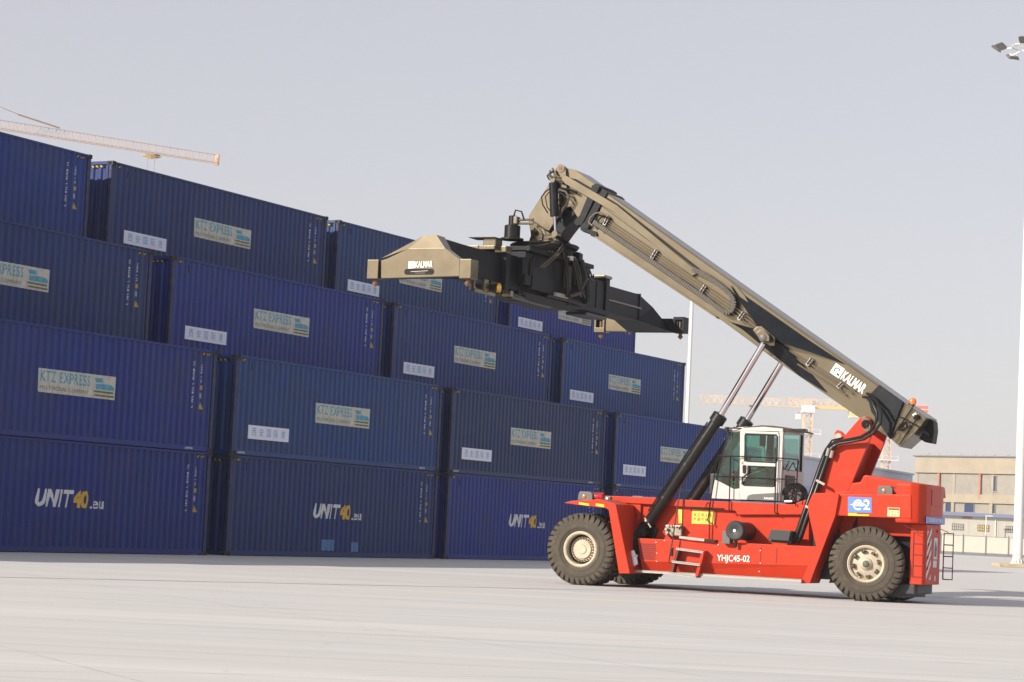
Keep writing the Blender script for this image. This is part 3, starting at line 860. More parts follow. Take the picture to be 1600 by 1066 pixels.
# --- rear body
def plan(y0, y1, x0, x1, c):
    return [(x0, y0), (x1, y0), (x1, y1 - c), (x1 - c * .25, y1 - c * .35), (x1 - c, y1), (x0, y1)]
m = MB(); m.prism([(5.84,2.311),(7.452,2.367),(7.47,1.835),(5.786,1.834)], 0.60, 3.40, 'red', 0.025)
rb = m.build('rear_hood', RS)
m = MB(); hp = [(5.956,2.408),(6.023,2.573),(6.21,2.603),(6.277,2.74),(6.334,2.763),(7.583,2.607),(7.62,2.358),(5.961,2.295)]
m.prism(hp, 0.95, 3.15, 'red', 0.035, 3); m.build('engine_cover', RS)
m = MB()
zt = [(7.641,2.597),(7.667,1.838)]
b = bmesh.new()
ztop = [(7.583,2.607)][0][1]
m.zprism([(7.10, .62), (7.44, .61), (7.60, .70), (7.71, .92), (7.74, 1.2), (7.74, 2.2), (7.69, 2.6), (7.52, 2.95), (7.10, 3.2)], 1.74, ztop, 'red', 0.05)
cw = m.build('counterweight', RS)
m = MB(); m.box(7.735, 7.755, 1.25, 2.1, 2.15, 2.50, 'red', 0.008); m.build('rear_panel', cw)
m = MB(); m.box(7.738, 7.748, 0.86, 2.55, 1.755, 1.90, 'ctrblue'); 
for i in range(9): put_text(m, '西安国际陆港集团公'[i], 0.1, 'white2', lambda x, z: (7.752, 1.02 + i * .17 + x, 1.79 + z), 0.001, fit=(.11, .085))
m.build('name_strip', cw, smooth=0)
m = MB()
m.zprism([(7.38, .94), (7.66, .93), (7.72, 1.02), (7.72, 2.3), (7.62, 2.6), (7.38, 2.75)], 0.42, 1.735, 'red', 0.02)
lw_ = m.build('rear_panel_lower', RS)
m = MB(); m.zprism([(6.7, .96), (7.50, .96), (7.56, 1.05), (7.50, 2.6), (7.2, 2.8), (6.7, 2.8)], 0.0 + 0.20, 0.418, 'dkgrey', 0.02)
m.box(6.95, 7.30, 1.0, 2.8, 0.12, 0.30, 'dkgrey'); m.build('rear_ballast', RS)
ch = MB()
def yz(pts, k, x=7.724): ch.add([(x, a, b) for a, b in pts], [tuple(range(len(pts)))], k)
for i in range(5):
    z = 0.56 + i * 0.235
    yz([(1.05, z - .02), (1.45, z + .30), (1.45, z + .41), (1.05, z + .10)] if i < 4 else [(1.05, z - .02), (1.18, z + .09), (1.05, z + .09)], 'white')
yz([(1.30, 0.53), (1.48, 0.53), (1.48, 0.66)], 'white')
ch.build('chevron_stripes', lw_, smooth=0)
ch = MB(); yz([(1.68, 0.98), (2.02, 0.98), (2.02, 1.45), (1.68, 1.45)], 'white'); yz([(1.74, 1.05), (1.94, 1.02), (1.97, 1.22), (1.85, 1.40), (1.76, 1.25)], 'grey', 7.727)
yz([(1.66, 0.80), (2.00, 0.80), (2.00, 0.95), (1.66, 0.95)], 'white')
ch.build('warning_picture', lw_, smooth=0)
ch = MB()
for (y_, z_) in ((1.18, 1.30), (1.16, 1.02), (1.14, 0.78), (1.95, 1.6)): ch.lathe([(0, .035), (.01, .03), (.012, 0)], 'black', (7.722, y_, z_), 12, 'X')
ch.box(7.715, 7.73, 1.75, 1.93, 0.50, 0.62, 'redlens'); ch.build('rear_lamp', lw_)
# rear ladders
def rear_ladder(y, x0, x1, za, zb):
    m = MB(); r_ = 0.016
    m.tube([(x0, y, za), (x0, y, zb), (x1, y, zb), (x1, y, za), (x0, y, za)], r_, 'redseam', 6)
    for i in range(1, 4): z = za + (zb - za) * i / 4; m.tube([(x0, y, z), (x1, y, z)], r_ * .9, 'redseam', 6)
    m.tube([(x0 - .25, y + .1, zb + .15), (x0 + .1, y, zb + .02)], .008, 'redseam', 5); return m.build('access_ladder', RS)
l1 = [(7.533,1.539),(7.566,0.591),(7.814,1.526)]
rear_ladder(0.50, l1[1][0], l1[2][0], l1[1][1], l1[0][1])
l2 = [(7.614,1.566),(7.648,0.533),(7.862,1.549)]
rear_ladder(2.95, l2[1][0], l2[2][0] , l2[1][1], l2[0][1])
# number plate with emblem
q = [(6.046,2.26),(6.577,2.257),(6.589,1.929),(6.059,1.917)]
m = MB(); m.prism(q, 0.592, 0.603, 'ctrblue')
nb = m.build('number_plate', RS, smooth=0)
m = MB(); cx, cz = [(6.284,2.089)][0]; rr = 0.115; yy = 0.588
vs = []; 
for i in range(25):
    a = R(50 + i * 255 / 24); vs += [(cx + rr * math.cos(a), yy, cz + rr * math.sin(a)), (cx + rr * .72 * math.cos(a) , yy, cz + rr * .72 * math.sin(a))]
m.add(vs, [(2 * i, 2 * i + 1, 2 * i + 3, 2 * i + 2) for i in range(24)], 'white2')
m.add([(cx - .19, yy, cz), (cx - .05, yy, cz - .022), (cx + .10, yy, cz - .026), (cx + .17, yy, cz), (cx + .11, yy, cz + .045), (cx - .02, yy, cz + .065), (cx - .07, yy, cz + .03)], [tuple(range(7))], 'white2')
m.add([(cx - .06, yy - .002, cz + .012), (cx + .12, yy - .002, cz + .002), (cx + .12, yy - .002, cz + .010), (cx - .05, yy - .002, cz + .024)], [(0, 1, 2, 3)], 'ctrblue')
m.build('emblem', nb, smooth=0)
m = MB(); a = [(6.402,1.99)][0]; put_text(m, '2', .3, 'white2', lambda x, z: (a[0] + x, yy, a[1] + z), .004, fit=(.145, .225)); m.build('number', nb, smooth=0)
for i, q in enumerate(([(6.061,1.903),(6.262,1.909),(6.264,1.85),(6.063,1.847)], [(6.263,1.885),(6.534,1.892),(6.536,1.857),(6.264,1.85)], [(6.941,2.065),(7.211,2.064),(7.21,1.87),(6.941,1.87)])):
    m = MB(); m.prism(q, 0.588, 0.603, 'reflector' if i < 2 else 'cream')
    if i == 2:
        x0, z0 = q[3]
        m.box(x0 + .02, x0 + .26, .582, .589, z0 + .14, z0 + .18, 'red')
        for a_ in range(4):
            for b_ in range(2): put_text(m, '定期检查注意安全'[a_ + 4 * b_], .1, 'green', lambda x, z: (x0 + .03 + a_ * .06 + x, .584, z0 + .075 - .055 * b_ + z), 0, fit=(.04, .04))
    m.build('reflector' if i < 2 else 'notice_plate', rb, smooth=0)
# yellow warning plates on the side
q = [(2.228,1.84),(2.765,1.829),(2.764,1.517),(2.227,1.511)]
m = MB(); m.prism(q, 1.235, 1.252, 'yellow'); wp = m.build('warning_plate', RS, smooth=0)
m = MB(); x0, z0 = q[3]
for r_, line in enumerate(('非工作人员', '严禁攀登')):
    for i, c_ in enumerate(line): put_text(m, c_, .1, 'rust', lambda x, z: (x0 + .045 + i * .092 + x, 1.231, z0 + .175 - r_ * .105 + z), .001, fit=(.062, .068))
m.build('lettering', wp, smooth=0)
m = MB(); m.prism([(1.894,1.824),(1.995,1.821),(2.009,1.508),(1.916,1.51)], 1.235, 1.252, 'yellow'); m.build('warning_plate', RS, smooth=0)
# hydraulic valve block, air filter, tool box, bottle
m = MB(); bx_ = [(1.65,1.457),(2.049,1.216)]
m.box(bx_[0][0], bx_[1][0], 1.08, 1.24, bx_[1][1], bx_[0][1], 'brass', 0.02); rnd = random.Random(4)
for i in range(12):
    x_ = rnd.uniform(bx_[0][0], bx_[1][0]); z_ = rnd.uniform(bx_[1][1], bx_[0][1]); m.lathe([(0, .03), (-.05, .03), (-.05, 0)], rnd.choice(['brass', 'steelblk', 'alu']), (x_, 1.08, z_), 10)
m.build('valve_block', RS)
fx, fz = [(3.572,1.399)][0]
m = MB(); m.lathe([(0.02, 0.0), (0.0, 0.05), (0.0, 0.19), (0.03, 0.215), (0.07, 0.225), (0.08, 0.20), (0.95, 0.20)], 'dkgrey', (fx, .30, fz), 40)
for r_ in (0.08, 0.12, 0.16): m.lathe([(0.004, r_), (-0.004, r_ + .006), (0.004, r_ + .012)], 'dkgrey', (fx, .30, fz), 40)
m.tube([(fx, .42, fz - .2), (fx + .0, .42, fz - .36)], .035, 'steelblk', 10); m.box(fx - .3, fx - .12, .35, .6, fz - .30, fz - .02, 'grey', .01)
af = m.build('air_filter', RS); m = MB(); m.lathe([(0, .035), (-.02, .032), (-.025, 0)], 'white2', (fx, .30, fz), 14); m.build('wing_nut', af)
m = MB(); q = [(4.291,1.184),(4.793,1.169),(4.796,1.451),(4.34,1.448)]
m.prism(q, .60, .95, 'dkgrey', .015); m.prism([(4.277,1.239),(4.764,1.23),(4.813,1.458),(4.357,1.463)], .49, .52, 'dkgrey', .006); m.build('tool_box', RS)
m = MB(); m.tube([(1.124,0.42,0.837),(1.16,0.42,0.723),(1.167,0.42,0.579),(1.202,0.42,0.495)], [.045, .065, .065, .03], 'filtw', 14); m.tube([(1.075,0.4,0.718),(1.26,0.4,0.729)], .025, 'filtw', 8); m.tube([(1.192,0.38,0.696),(1.231,0.38,0.525)], .062, 'filtw', 14); m.build('washer_bottle', RS)
# --- lift cylinders
def lift_cylinder(y):
    a = Vector((1.218,1.05,1.419)); b = Vector((2.882,1.05,4)); c = Vector((3.831,1.05,5.642))
    for v in (a, b, c): v.y = y
    d = (b - a).normalized()
    m = MB(); m.tube([a, a + d * .12, b - d * .2], [.10, .135, .135], 'steelblk', 24)
    m.tube([b - d * .22, b - d * .2, b, b + d * .02], [.12, .175, .175, .12], 'steelblk', 24)
    m.tube([a - d * .16, a + d * .02], .10, 'steelblk', 16); m.tube([a + Vector((-.0, -.2, -.08)) - d * .1, a + Vector((0, .2, -.08)) - d * .1], .10, 'steelblk', 16)
    side = Vector((-d.z, 0, d.x)) * .15
    m.tube([a + d * .3 + side + Vector((0, -.05, 0)), b - d * .3 + side + Vector((0, -.05, 0))], .018, 'steelblk', 6)
    for t in (.25, .55, .8): m.tube([a.lerp(b, t) - d * .03, a.lerp(b, t) + d * .03], .142, 'steelblk', 20)
    o = m.build('lift_cylinder', RS)
    r_ = MB(); r_.tube([b, c], .072, 'chrome', 24); r_.build('piston_rod', o)
    f = MB(); f.tube([a + d * .12 + Vector((0, -.10, 0)), a + d * .10 + Vector((-.02, -.2, .03))], .03, 'alu', 8)
    f.tube([a + d * .18 + Vector((-.12, -.10, .02)), a + d * .02 + Vector((.14, -.15, -.06))], .028, 'hosetan', 8); f.build('cylinder_fitting', o)
    return o
lift_cylinder(1.05); lift_cylinder(2 * VC - 1.05)
m = MB()
for k in range(5):
    o_ = (k - 2) * .055
    pts = [(1.271,0.9,1.478),(1.157,0.84,1.397),(1.071,0.76,1.216),(1.056,0.66,1.01),(1.124,0.55,0.78)]
    m.tube([(p[0] + o_ * .8, p[1] + abs(o_), p[2] + o_ * .4) for p in pts], .028, 'hose', 7)
m.build('cylinder_hoses', RS)
m = MB(); m.prism([(0.846,1.124),(0.987,1.469),(1.233,1.585),(1.432,1.331),(1.348,1.121)], 1.18, 1.25, 'steelblk', .01); m.build('cylinder_bracket', RS)

# --- boom
BY0, BY1 = 1.50, 2.54
m = MB()
m.prism([(-0.359,9.246),(6.418,4.799),(6.983,4.42),(7.505,4.094),(7.39,3.901),(7.183,3.654),(6.932,3.419),(6.738,3.582),(6.278,3.852),(6.038,4.016),(4.037,5.276),(2.534,6.288),(-0.636,8.219)], BY0, BY1, 'boom', 0.012)
BM = m.build('boom', RS)
m = MB(); m.prism([(-1.463,9.842),(-1.162,9.775),(-0.316,9.216),(-0.629,8.265),(-0.967,8.482),(-1.02,8.559),(-1.179,8.791),(-1.391,9.07)], 1.56, 2.48, 'boom', 0.012); inb = m.build('inner_boom', BM)
m = MB(); m.tube([(-1.614,1.5,9.712), (-2.056,2.54,9.885)], .0, 'boom', 6)
m = MB(); m.prism([(-1.74,9.508),(-1.687,9.77),(-1.609,9.869),(-1.511,9.905),(-1.426,9.858),(-1.389,9.764),(-1.33,9.24),(-1.565,9.321)], 1.47, 1.60, 'boom', .008); m.prism([(-1.74,9.508),(-1.687,9.77),(-1.609,9.869),(-1.511,9.905),(-1.426,9.858),(-1.389,9.764),(-1.33,9.24),(-1.565,9.321)], 2.44, 2.57, 'boom', .008)
ex_, ez_ = [(-1.519,9.811)][0]
m.lathe([(0, .0), (0, .10), (-.02, .10), (-.02, .045), (0.0, .045)], 'boom', (ex_, 1.47, ez_), 20); m.tube([(ex_, 1.44, ez_), (ex_, 2.6, ez_)], .05, 'rust', 12)
m.build('boom_head', BM)
# dark collar straps at the ends of the sections
for q in ([(-0.688,9.384),(-0.585,9.436),(-0.484,9.366),(-0.852,8.545),(-0.928,8.438),(-1.042,8.416),(-1.111,8.486),(-1.067,8.593),(-0.972,8.668)], [(-0.461,9.228),(-0.366,9.28),(-0.281,9.21),(-0.699,8.436),(-0.759,8.315),(-0.855,8.27),(-0.94,8.331),(-0.928,8.438),(-0.835,8.529)], [(-0.826,8.346),(-0.661,8.314),(-0.529,8.282),(-0.493,8.206),(-0.571,8.153),(-0.654,8.177),(-0.706,8.238),(-0.806,8.269)]):
    m = MB(); m.prism(q, 1.45, 2.59, 'slate', .008); m.build('collar', BM)
# long channel bar along the side
m = MB(); m.prism([(-1.421,9.662),(-0.012,8.892),(2.062,7.315),(2.002,7.255),(1.925,7.226),(-0.102,8.741),(-1.478,9.493)], 1.40, 1.47, 'boom', .004)
m.prism([(-1.118,9.546),(-0.046,8.949),(2.061,7.414),(2.064,7.339),(-0.043,8.888),(-1.285,9.579)], 1.475, 1.502, 'black'); 
m.build('side_channel', BM)
def seam(p, q, y, w=.010, k='black'):
    s = MB(); s.bar(p, q, w, w, k); return s
sm = MB()
sm.bar((-0.289,1.495,9.176), (6.407,1.495,4.755), .012, .012, 'black'); sm.bar((-0.438,1.495,8.895), (1.871,1.495,7.326), .010, .010, 'black')
sm.build('weld_line', BM, smooth=0)
# bottom flange
m = MB(); m.prism([(-0.553,8.19),(2.547,6.299),(2.57,6.24),(-0.534,8.129)], 1.44, 2.60, 'boom', .003); m.build('bottom_flange', BM, smooth=0)
# pipes with clamps
pm_ = MB()
for i in range(4):
    o_ = i * 4.2
    a = [(945 + o_ * -.35, 334 + o_ * .95), (1140 - o_ * .4, 463 + o_ * .8)]
P0 = [(-0.288,1.44,8.596), (-0.318,1.44,8.543), (-0.34,1.44,8.49), (-0.362,1.44,8.445)]
P1 = [(2.902,1.44,6.595), (2.873,1.44,6.536), (2.845,1.44,6.477), (2.817,1.44,6.417)]
for a, b in zip(P0, P1): MB().tube([a, b], .016, 'hosetan', 6).build('side_pipe', BM)
P2 = [(2.996,1.4,6.503), (2.968,1.4,6.444), (2.94,1.4,6.37)]; P3 = [(3.595,1.4,6.096), (3.567,1.4,6.037), (3.539,1.4,5.963)]
for a, b in zip(P2, P3): MB().tube([a, b], .020, 'hosetan', 6).build('side_pipe', BM)
P4 = [(4.309,1.42,5.522), (4.25,1.42,5.477), (4.223,1.42,5.404)]; P5 = [(5.895,1.4,4.637), (5.839,1.4,4.578), (5.693,1.4,4.532)]
for a, b in zip(P4, P5): MB().tube([a, b], .019, 'hosetan', 6).build('side_pipe', BM)
for q in ([(-0.317,1.41,8.425),(-0.214,1.41,8.637)], [(0.909,1.41,7.617),(1.042,1.41,7.842)], [(2.143,1.41,6.811),(2.274,1.41,7.019)], [(3.114,1.36,6.205),(3.244,1.36,6.397)], [(4.769,1.38,5.191),(4.882,1.38,5.352)], [(5.504,1.37,4.698),(5.617,1.37,4.815)]):
    m = MB(); a, b = Vector(q[0]), Vector(q[1]); d = (b - a)
    for t in (.0, .33, .66): m.bar(a + d * t, a + d * (t + .26), .07, .075, 'alu')
    m.bar(a + d * .1, a + d * .95, .10, .03, 'black')
    m.build('pipe_clamp', BM, smooth=0)
# cable chain: lower run, U turn and upper run
ch_pts = [(-0.552,1.38,8.499),(-0.193,1.36,8.265),(0.635,1.36,7.747),(1.614,1.36,7.131),(2.417,1.36,6.628),(2.673,1.36,6.438),(2.815,1.36,6.365),(2.922,1.36,6.38),(2.995,1.36,6.484),(3.004,1.36,6.617),(2.921,1.36,6.764),(2.777,1.36,6.896),(2.553,1.36,7.058),(2.298,1.36,7.221),(2.075,1.36,7.325),(1.948,1.36,7.385)]
m = MB(); V_ = [Vector(p) for p in ch_pts]
L_ = [0]
for i in range(1, len(V_)): L_.append(L_[-1] + (V_[i] - V_[i - 1]).length)
def along(s):
    for i in range(1, len(V_)):
        if s <= L_[i]: return V_[i - 1].lerp(V_[i], (s - L_[i - 1]) / (L_[i] - L_[i - 1]))
    return V_[-1]
nl = 100
for i in range(nl):
    a, b = along(L_[-1] * i / nl), along(L_[-1] * (i + .84) / nl); m.bar(a, b, .15, .105, 'chain')
    c_ = along(L_[-1] * (i + .92) / nl); m.bar(b, along(L_[-1] * min(nl, i + 1.0) / nl), .10, .07, 'steelblk')
m.build('cable_chain', BM, smooth=0)
m = MB(); m.prism([(-0.589,8.581),(2.233,6.812),(2.681,6.503),(2.623,6.414),(2.176,6.693),(-0.648,8.46)], 1.43, 1.49, 'steelblk', .003); m.build('chain_tray', BM, smooth=0)
m = MB(); m.tube([(-0.226,1.4,8.636),(-0.417,1.38,8.726),(-0.554,1.36,8.694),(-0.663,1.36,8.589),(-0.69,1.36,8.482),(-0.589,1.36,8.405)], .022, 'hosetan', 7); m.tube([(-0.298,1.38,8.603),(-0.43,1.34,8.66),(-0.503,1.33,8.568),(-0.514,1.33,8.446),(-0.414,1.34,8.325)], .024, 'hose', 7)
m.tube([(-0.183,1.38,8.572),(-0.324,1.32,8.64),(-0.428,1.31,8.518),(-0.425,1.32,8.383),(-0.316,1.34,8.294)], .020, 'hose', 7); m.build('hose_loop', BM)
# rails on the top face
m = MB(); a, b = [(-0.543,9.341),(2.494,7.342)]
# cylinder mount ridge: two slanted plates meeting in a keel at the pin
K0 = [(2.835,1.495,7.015),(3.765,1.495,6.415),(4.696,1.495,5.81),(5.641,1.495,5.229)]
K1 = [(2.995,1.46,6.775),(3.656,1.22,5.991),(4.213,1.22,5.677),(4.784,1.34,5.507),(5.645,1.48,5.228)]
K2 = [(2.633,1.495,6.303),(3.17,1.495,5.998),(3.88,1.495,5.464),(4.58,1.495,4.949),(5.221,1.495,4.585)]
m = MB()
m.add(K0 + K1, [(0, 4, 5, 1), (1, 5, 6, 2), (2, 6, 7, 3), (3, 7, 8)], 'slate'); m.build('cylinder_mount_plate', BM, smooth=60)  # boom paint in its dark copy, the plates' shade put into the colour
K1b = [(2.867,1.46,6.169),(3.658,1.22,5.962),(4.216,1.22,5.619),(4.596,1.4,5.262),(5.221,1.49,4.614)]
m = MB(); m.add(K1b + K2, [(0, 5, 6, 1), (1, 6, 7, 2), (2, 7, 8, 3), (3, 8, 9, 4)], 'slate'); m.build('cylinder_mount_plate', BM, smooth=60)
m = MB(); m.prism([(3.552,5.946),(3.655,6.035),(3.761,6.036),(4.073,5.792),(4.081,5.603),(3.976,5.594),(3.883,5.644),(3.776,5.657)], 1.10, 1.22, 'boom', .010)
m.prism([(3.701,5.869),(3.789,5.942),(3.88,5.943),(4.006,5.8),(4.011,5.684),(3.83,5.681)], 0.90, 0.96, 'boom', .008)
px_, pz_ = [(3.856,5.759)][0]
m.lathe([(0, .0), (0, .085), (-.02, .085), (-.035, .06), (-.035, 0)], 'grey', (px_, .905, pz_), 20); m.tube([(px_, .90, pz_), (px_, 3.16, pz_)], .085, 'steelblk', 16); m.build('cylinder_pin', BM)
# far side ridge
m = MB(); m.prism([(2.777,6.778),(3.886,6.335),(4.99,5.516),(4.87,4.685),(3.532,5.509),(2.323,6.322)], 2.54, 2.95, 'boom', .05); m.build('cylinder_mount_plate', BM)
# crescent wear plate
m = MB(); q = [(2.873,7.042),(3.015,6.968),(3.207,6.777),(3.389,6.468),(3.542,6.102),(3.448,6.145),(3.206,6.453),(3.042,6.688),(2.928,6.835),(2.997,6.658)]
m.prism([(2.876,7.041),(3.018,6.967),(3.211,6.776),(3.392,6.467),(3.545,6.101),(3.419,6.188),(3.253,6.511),(3.072,6.775)], 1.44, 1.50, 'boom', .004); m.build('wear_plate', BM, smooth=0)
# tail box
m = MB(); m.prism([(6.434,4.788),(6.998,4.417),(6.814,3.908),(6.724,3.593),(6.557,3.815),(6.282,4.177),(6.182,4.517)], 1.40, 1.51, 'slate', .012); m.build('tail_plate', BM)
m = MB(); m.prism([(7.484,4.073),(7.557,4.032),(7.579,3.821),(7.546,3.539),(7.387,3.562),(7.241,3.642),(7.363,3.843)], 1.95, 2.35, 'slate', .01)
m.tube([(7.383,1.6,3.821), (7.515,1.6,3.726), (7.463,2,3.675), (7.32,2.4,3.764)], .03, 'slate', 6); m.build('tail_hook', BM)
m = MB()
for q in ([(7.231,1.44,4.345),(6.903,1.44,3.854),(6.752,1.44,3.622)], [(6.565,1.42,4.141),(6.987,1.42,4.068),(7.397,1.42,3.854)], [(7.354,1.44,4.122),(7.204,1.44,3.906),(6.931,1.44,3.472)]): m.tube(q, .014, 'steelblk', 6)
m.tube([(6.973,1.38,3.923),(7.092,1.36,3.968),(7.125,1.36,3.856),(7.007,1.38,3.797),(6.93,1.4,3.796),(6.968,1.4,3.924)], .03, 'steelblk', 7)
m.tube([(7.309,1.4,4.048),(7.282,1.38,4.144)], .06, 'steelblk', 10); m.tube([(7.245,1.36,4.114),(7.315,1.36,4.158)], .035, 'white2', 8)
m.build('tail_cables', BM)
m = MB(); m.tube([(7.174,1.44,4.343),(7.187,1.44,4.386)], .07, 'steelblk', 14); bc_ = m.build('beacon_base', BM)
m = MB(); q = Vector((7.201,1.44,4.386)); m.lathe([(0, .075), (.08, .085), (.13, .06), (.15, 0)], 'orange', (q.x, q.y, q.z - .02), 18, 'Z'); m.build('beacon_lens', bc_)
# lettering on the boom
def kalmar(mb, org, ex, ez, W, H, k='white2', kd='steelblk'):
    """square emblem then the name; org is the lower left corner, ex/ez unit vectors in the face"""
    org, ex, ez = Vector(org), Vector(ex).normalized(), Vector(ez).normalized(); n_ = ex.cross(ez).normalized()
    def P_(x, z, l=0): return org + ex * x + ez * z + n_ * l
    s = H * 1.12; mb.add([P_(0, -.06 * H), P_(s, -.06 * H), P_(s, s - .06 * H), P_(0, s - .06 * H)], [(0, 1, 2, 3)], k)
    vs = []
    for i in range(13):
        a = R(20 + i * 220 / 12); vs += [P_(s * .48 + s * .30 * math.cos(a), s * .46 + s * .26 * math.sin(a), .004), P_(s * .48 + s * .20 * math.cos(a), s * .46 + s * .17 * math.sin(a), .004)]
    mb.add(vs, [(2 * i, 2 * i + 1, 2 * i + 3, 2 * i + 2) for i in range(12)], kd)
    mb.add([P_(s * .55, s * .28, .004), P_(s * .86, s * .30, .004), P_(s * .86, s * .10, .004), P_(s * .70, s * .10, .004)], [(0, 1, 2, 3)], kd)
    put_text(mb, 'KALMAR', .3, k, lambda x, z: P_(s * 1.12 + x, z), .008, .6, .0, fit=(W - s * 1.12, H))
# ex points to the rear-down along the boom, ez up-right; seen from the near side (-y)
e0, e1 = Vector((5.278,1.49,5.063)), Vector((6.034,1.49,4.575))
m = MB(); ex = (e1 - e0); ez = Vector((ex.z * -1, 0, ex.x)).normalized()
kalmar(m, e0, ex, ez, ex.length, .225); m.build('maker_name', BM, smooth=0)

# --- boom head: hanging arm, tilt cylinder
m = MB(); m.prism([(-1.868,9.472),(-1.633,9.422),(-1.328,9.294),(-0.958,9.135),(-0.95,8.981),(-1.39,8.878),(-1.656,8.573),(-1.825,8.304),(-2.352,8.634),(-2.355,8.703)], 1.62, 2.42, 'boom', .015)
hm_ = m.build('hanging_arm', BM)
m = MB(); m.prism([(-1.843,8.308),(-1.723,8.569),(-1.406,8.875),(-1.12,8.764),(-1.478,8.32),(-1.586,8.167),(-1.666,8.106)], 1.70, 2.36, 'slate', .01); m.build('arm_underside', hm_)  # darker copy of the arm's paint stands for its shaded side
m = MB(); m.prism([(-2.33,8.631),(-1.795,8.287),(-1.676,8.225),(-1.571,8.116),(-1.562,7.932),(-2.361,7.943),(-2.298,8.028),(-2.241,8.213)], 1.52, 1.70, 'boom', .012); m.prism([(-2.33,8.631),(-1.795,8.287),(-1.676,8.225),(-1.571,8.116),(-1.562,7.932),(-2.361,7.943),(-2.298,8.028),(-2.241,8.213)], 2.34, 2.50, 'boom', .012)
yk = m.build('yoke', BM)
m = MB(); q = [(-2.153,8.388),(-2.019,8.372),(-1.912,8.232),(-1.922,8.094),(-2.037,8.064),(-2.144,8.203)]; m.prism(q, 1.47, 1.53, 'boom', .006); m.lathe([(0, .055), (-.01, .055), (-.01, 0)], 'black', ([(-2.067,8.247)][0][0], 1.47, [(-2.067,8.247)][0][1]), 16)
m.prism([(-2.182,8.129),(-1.962,8.066),(-1.943,8.019),(-2.194,8.036)], 1.505, 1.53, 'rust'); m.build('pin_plate', yk)
m = MB(); m.prism([(-1.785,8.148),(-1.686,8.163),(-1.477,7.977),(-1.777,7.978)], 1.52, 2.5, 'slate', .01); m.build('yoke_brace', yk)
for y in (1.36,):
    a, b, c = (Vector((-1.649,1.36,9.444)), Vector((-1.576,1.36,8.643)), Vector((-1.529,1.36,8.214)))
    for v in (a, b, c): v.y = y
    m = MB(); m.tube([a, b], .105, 'slate', 20); m.tube([a - (b - a) * .12, a], .065, 'boom', 12)
    m.tube([a - (b - a) * .08 + Vector((0, -.07, 0)), a - (b - a) * .08 + Vector((0, .16, 0))], .07, 'boom', 12); tc_ = m.build('tilt_cylinder', BM)
    m = MB(); m.tube([b, c], .042, 'chrome', 16); m.build('piston_rod', tc_)
    m = MB(); m.tube([c + Vector((0, -.07, 0)), c + Vector((0, .16, 0))], .075, 'boom', 14); m.build('rod_eye', tc_)
m = MB(); rnd = random.Random(9)
m.tube([(-1.659,1.3,9.327),(-1.804,1.3,9.237),(-1.913,1.3,9.1),(-1.87,1.3,8.915),(-1.749,1.35,8.721)], .016, 'hose', 6)
m.tube([(-1.72,1.3,9.22),(-1.805,1.28,9.095),(-1.751,1.3,8.852),(-1.638,1.32,8.73)], .014, 'hose', 6)
m.tube([(-1.534,1.4,9.294),(-1.312,1.35,9.222),(-1.224,1.35,9.098),(-1.278,1.38,8.95),(-1.388,1.42,8.834),(-1.493,1.5,8.632)], .030, 'chain', 7)
m.tube([(-1.548,1.4,9.233),(-1.375,1.35,9.161),(-1.27,1.35,9.037),(-1.374,1.38,8.89)], .020, 'hose', 6)
m.tube([(-1.47,1.4,9.324),(-1.212,1.42,9.277),(-1.056,1.45,9.203)], .030, 'hose', 7)
for i in range(9):
    x0, y0 = rnd.uniform(856, 868), rnd.uniform(0, 1)
m.tube([(-1.759,1.3,9.652),(-1.672,1.3,9.573),(-1.558,1.35,9.518),(-1.41,1.4,9.446)], .035, 'chain', 7); m.tube([(-1.714,1.3,9.743),(-1.741,1.3,9.62),(-1.646,1.32,9.545),(-1.462,1.36,9.502)], .026, 'hosetan', 7)
m.tube([(-1.631,1.34,9.733),(-1.71,1.3,9.666),(-1.789,1.3,9.606),(-1.736,1.3,9.528),(-1.617,1.34,9.471)], .022, 'hose', 7); m.tube([(-1.692,1.36,9.799),(-1.627,1.34,9.656),(-1.498,1.36,9.564)], .026, 'hosetan', 7)
m.build('head_hoses', BM)

# --- spreader, turned two degrees against the machine
SX, SY = -2.0189, 1.8828
m = MB()
# slewing ring and carriage (spreader frame: x across, y along)
SP = MB()
SP.lathe([(7.93, 0.05), (7.93, 0.80), (7.99, 0.84), (8.02, 0.80), (8.02, 0.05)], 'slate', (0, 0, 0), 48, 'Z')
SP.lathe([(7.74, 0.05), (7.74, 0.66), (7.92, 0.66), (7.92, 0.05)], 'steelblk', (0, 0, 0), 48, 'Z')
for i in range(60):
    a = 2 * PI * i / 60; SP.bar((.66 * math.cos(a), .66 * math.sin(a), 7.75), (.66 * math.cos(a), .66 * math.sin(a), 7.91), .03, .03, 'slate')
SPO = SP.build('spreader', RS, smooth=35)
SPO.location = (SX, SY, 0); SPO.rotation_euler = (0, 0, R(-2))
m = MB(); m.zprism([(-.8, -2.3), (.72, -2.3), (.72, 1.35), (-.8, 1.35)], 7.60, 7.70, 'slate', .01)
m.box(-.60, .60, -2.25, 1.3, 6.82, 7.58, 'slate', .02)
m.box(-.40, .40, -2.9, 2.9, 6.66, 7.46, 'slate', .02)
m.build('carriage', SPO)
# near and far guide collars
for y0, y1 in ((-3.0, -2.78), (2.72, 2.95)):
    m = MB(); m.box(-.47, .47, y0, y1, 6.58, 7.58, 'slate', .02)
    if y0 < 0: m.box(-.50, -.2, y0 - .1, y1, 7.50, 7.62, 'boom', .02); m.box(.2, .50, y0 - .1, y1, 7.45, 7.60, 'boom', .02)
    else: m.box(.1, .52, y0 - .2, y1 + .02, 7.52, 7.60, 'boom', .03)
    m.build('guide_collar', SPO)
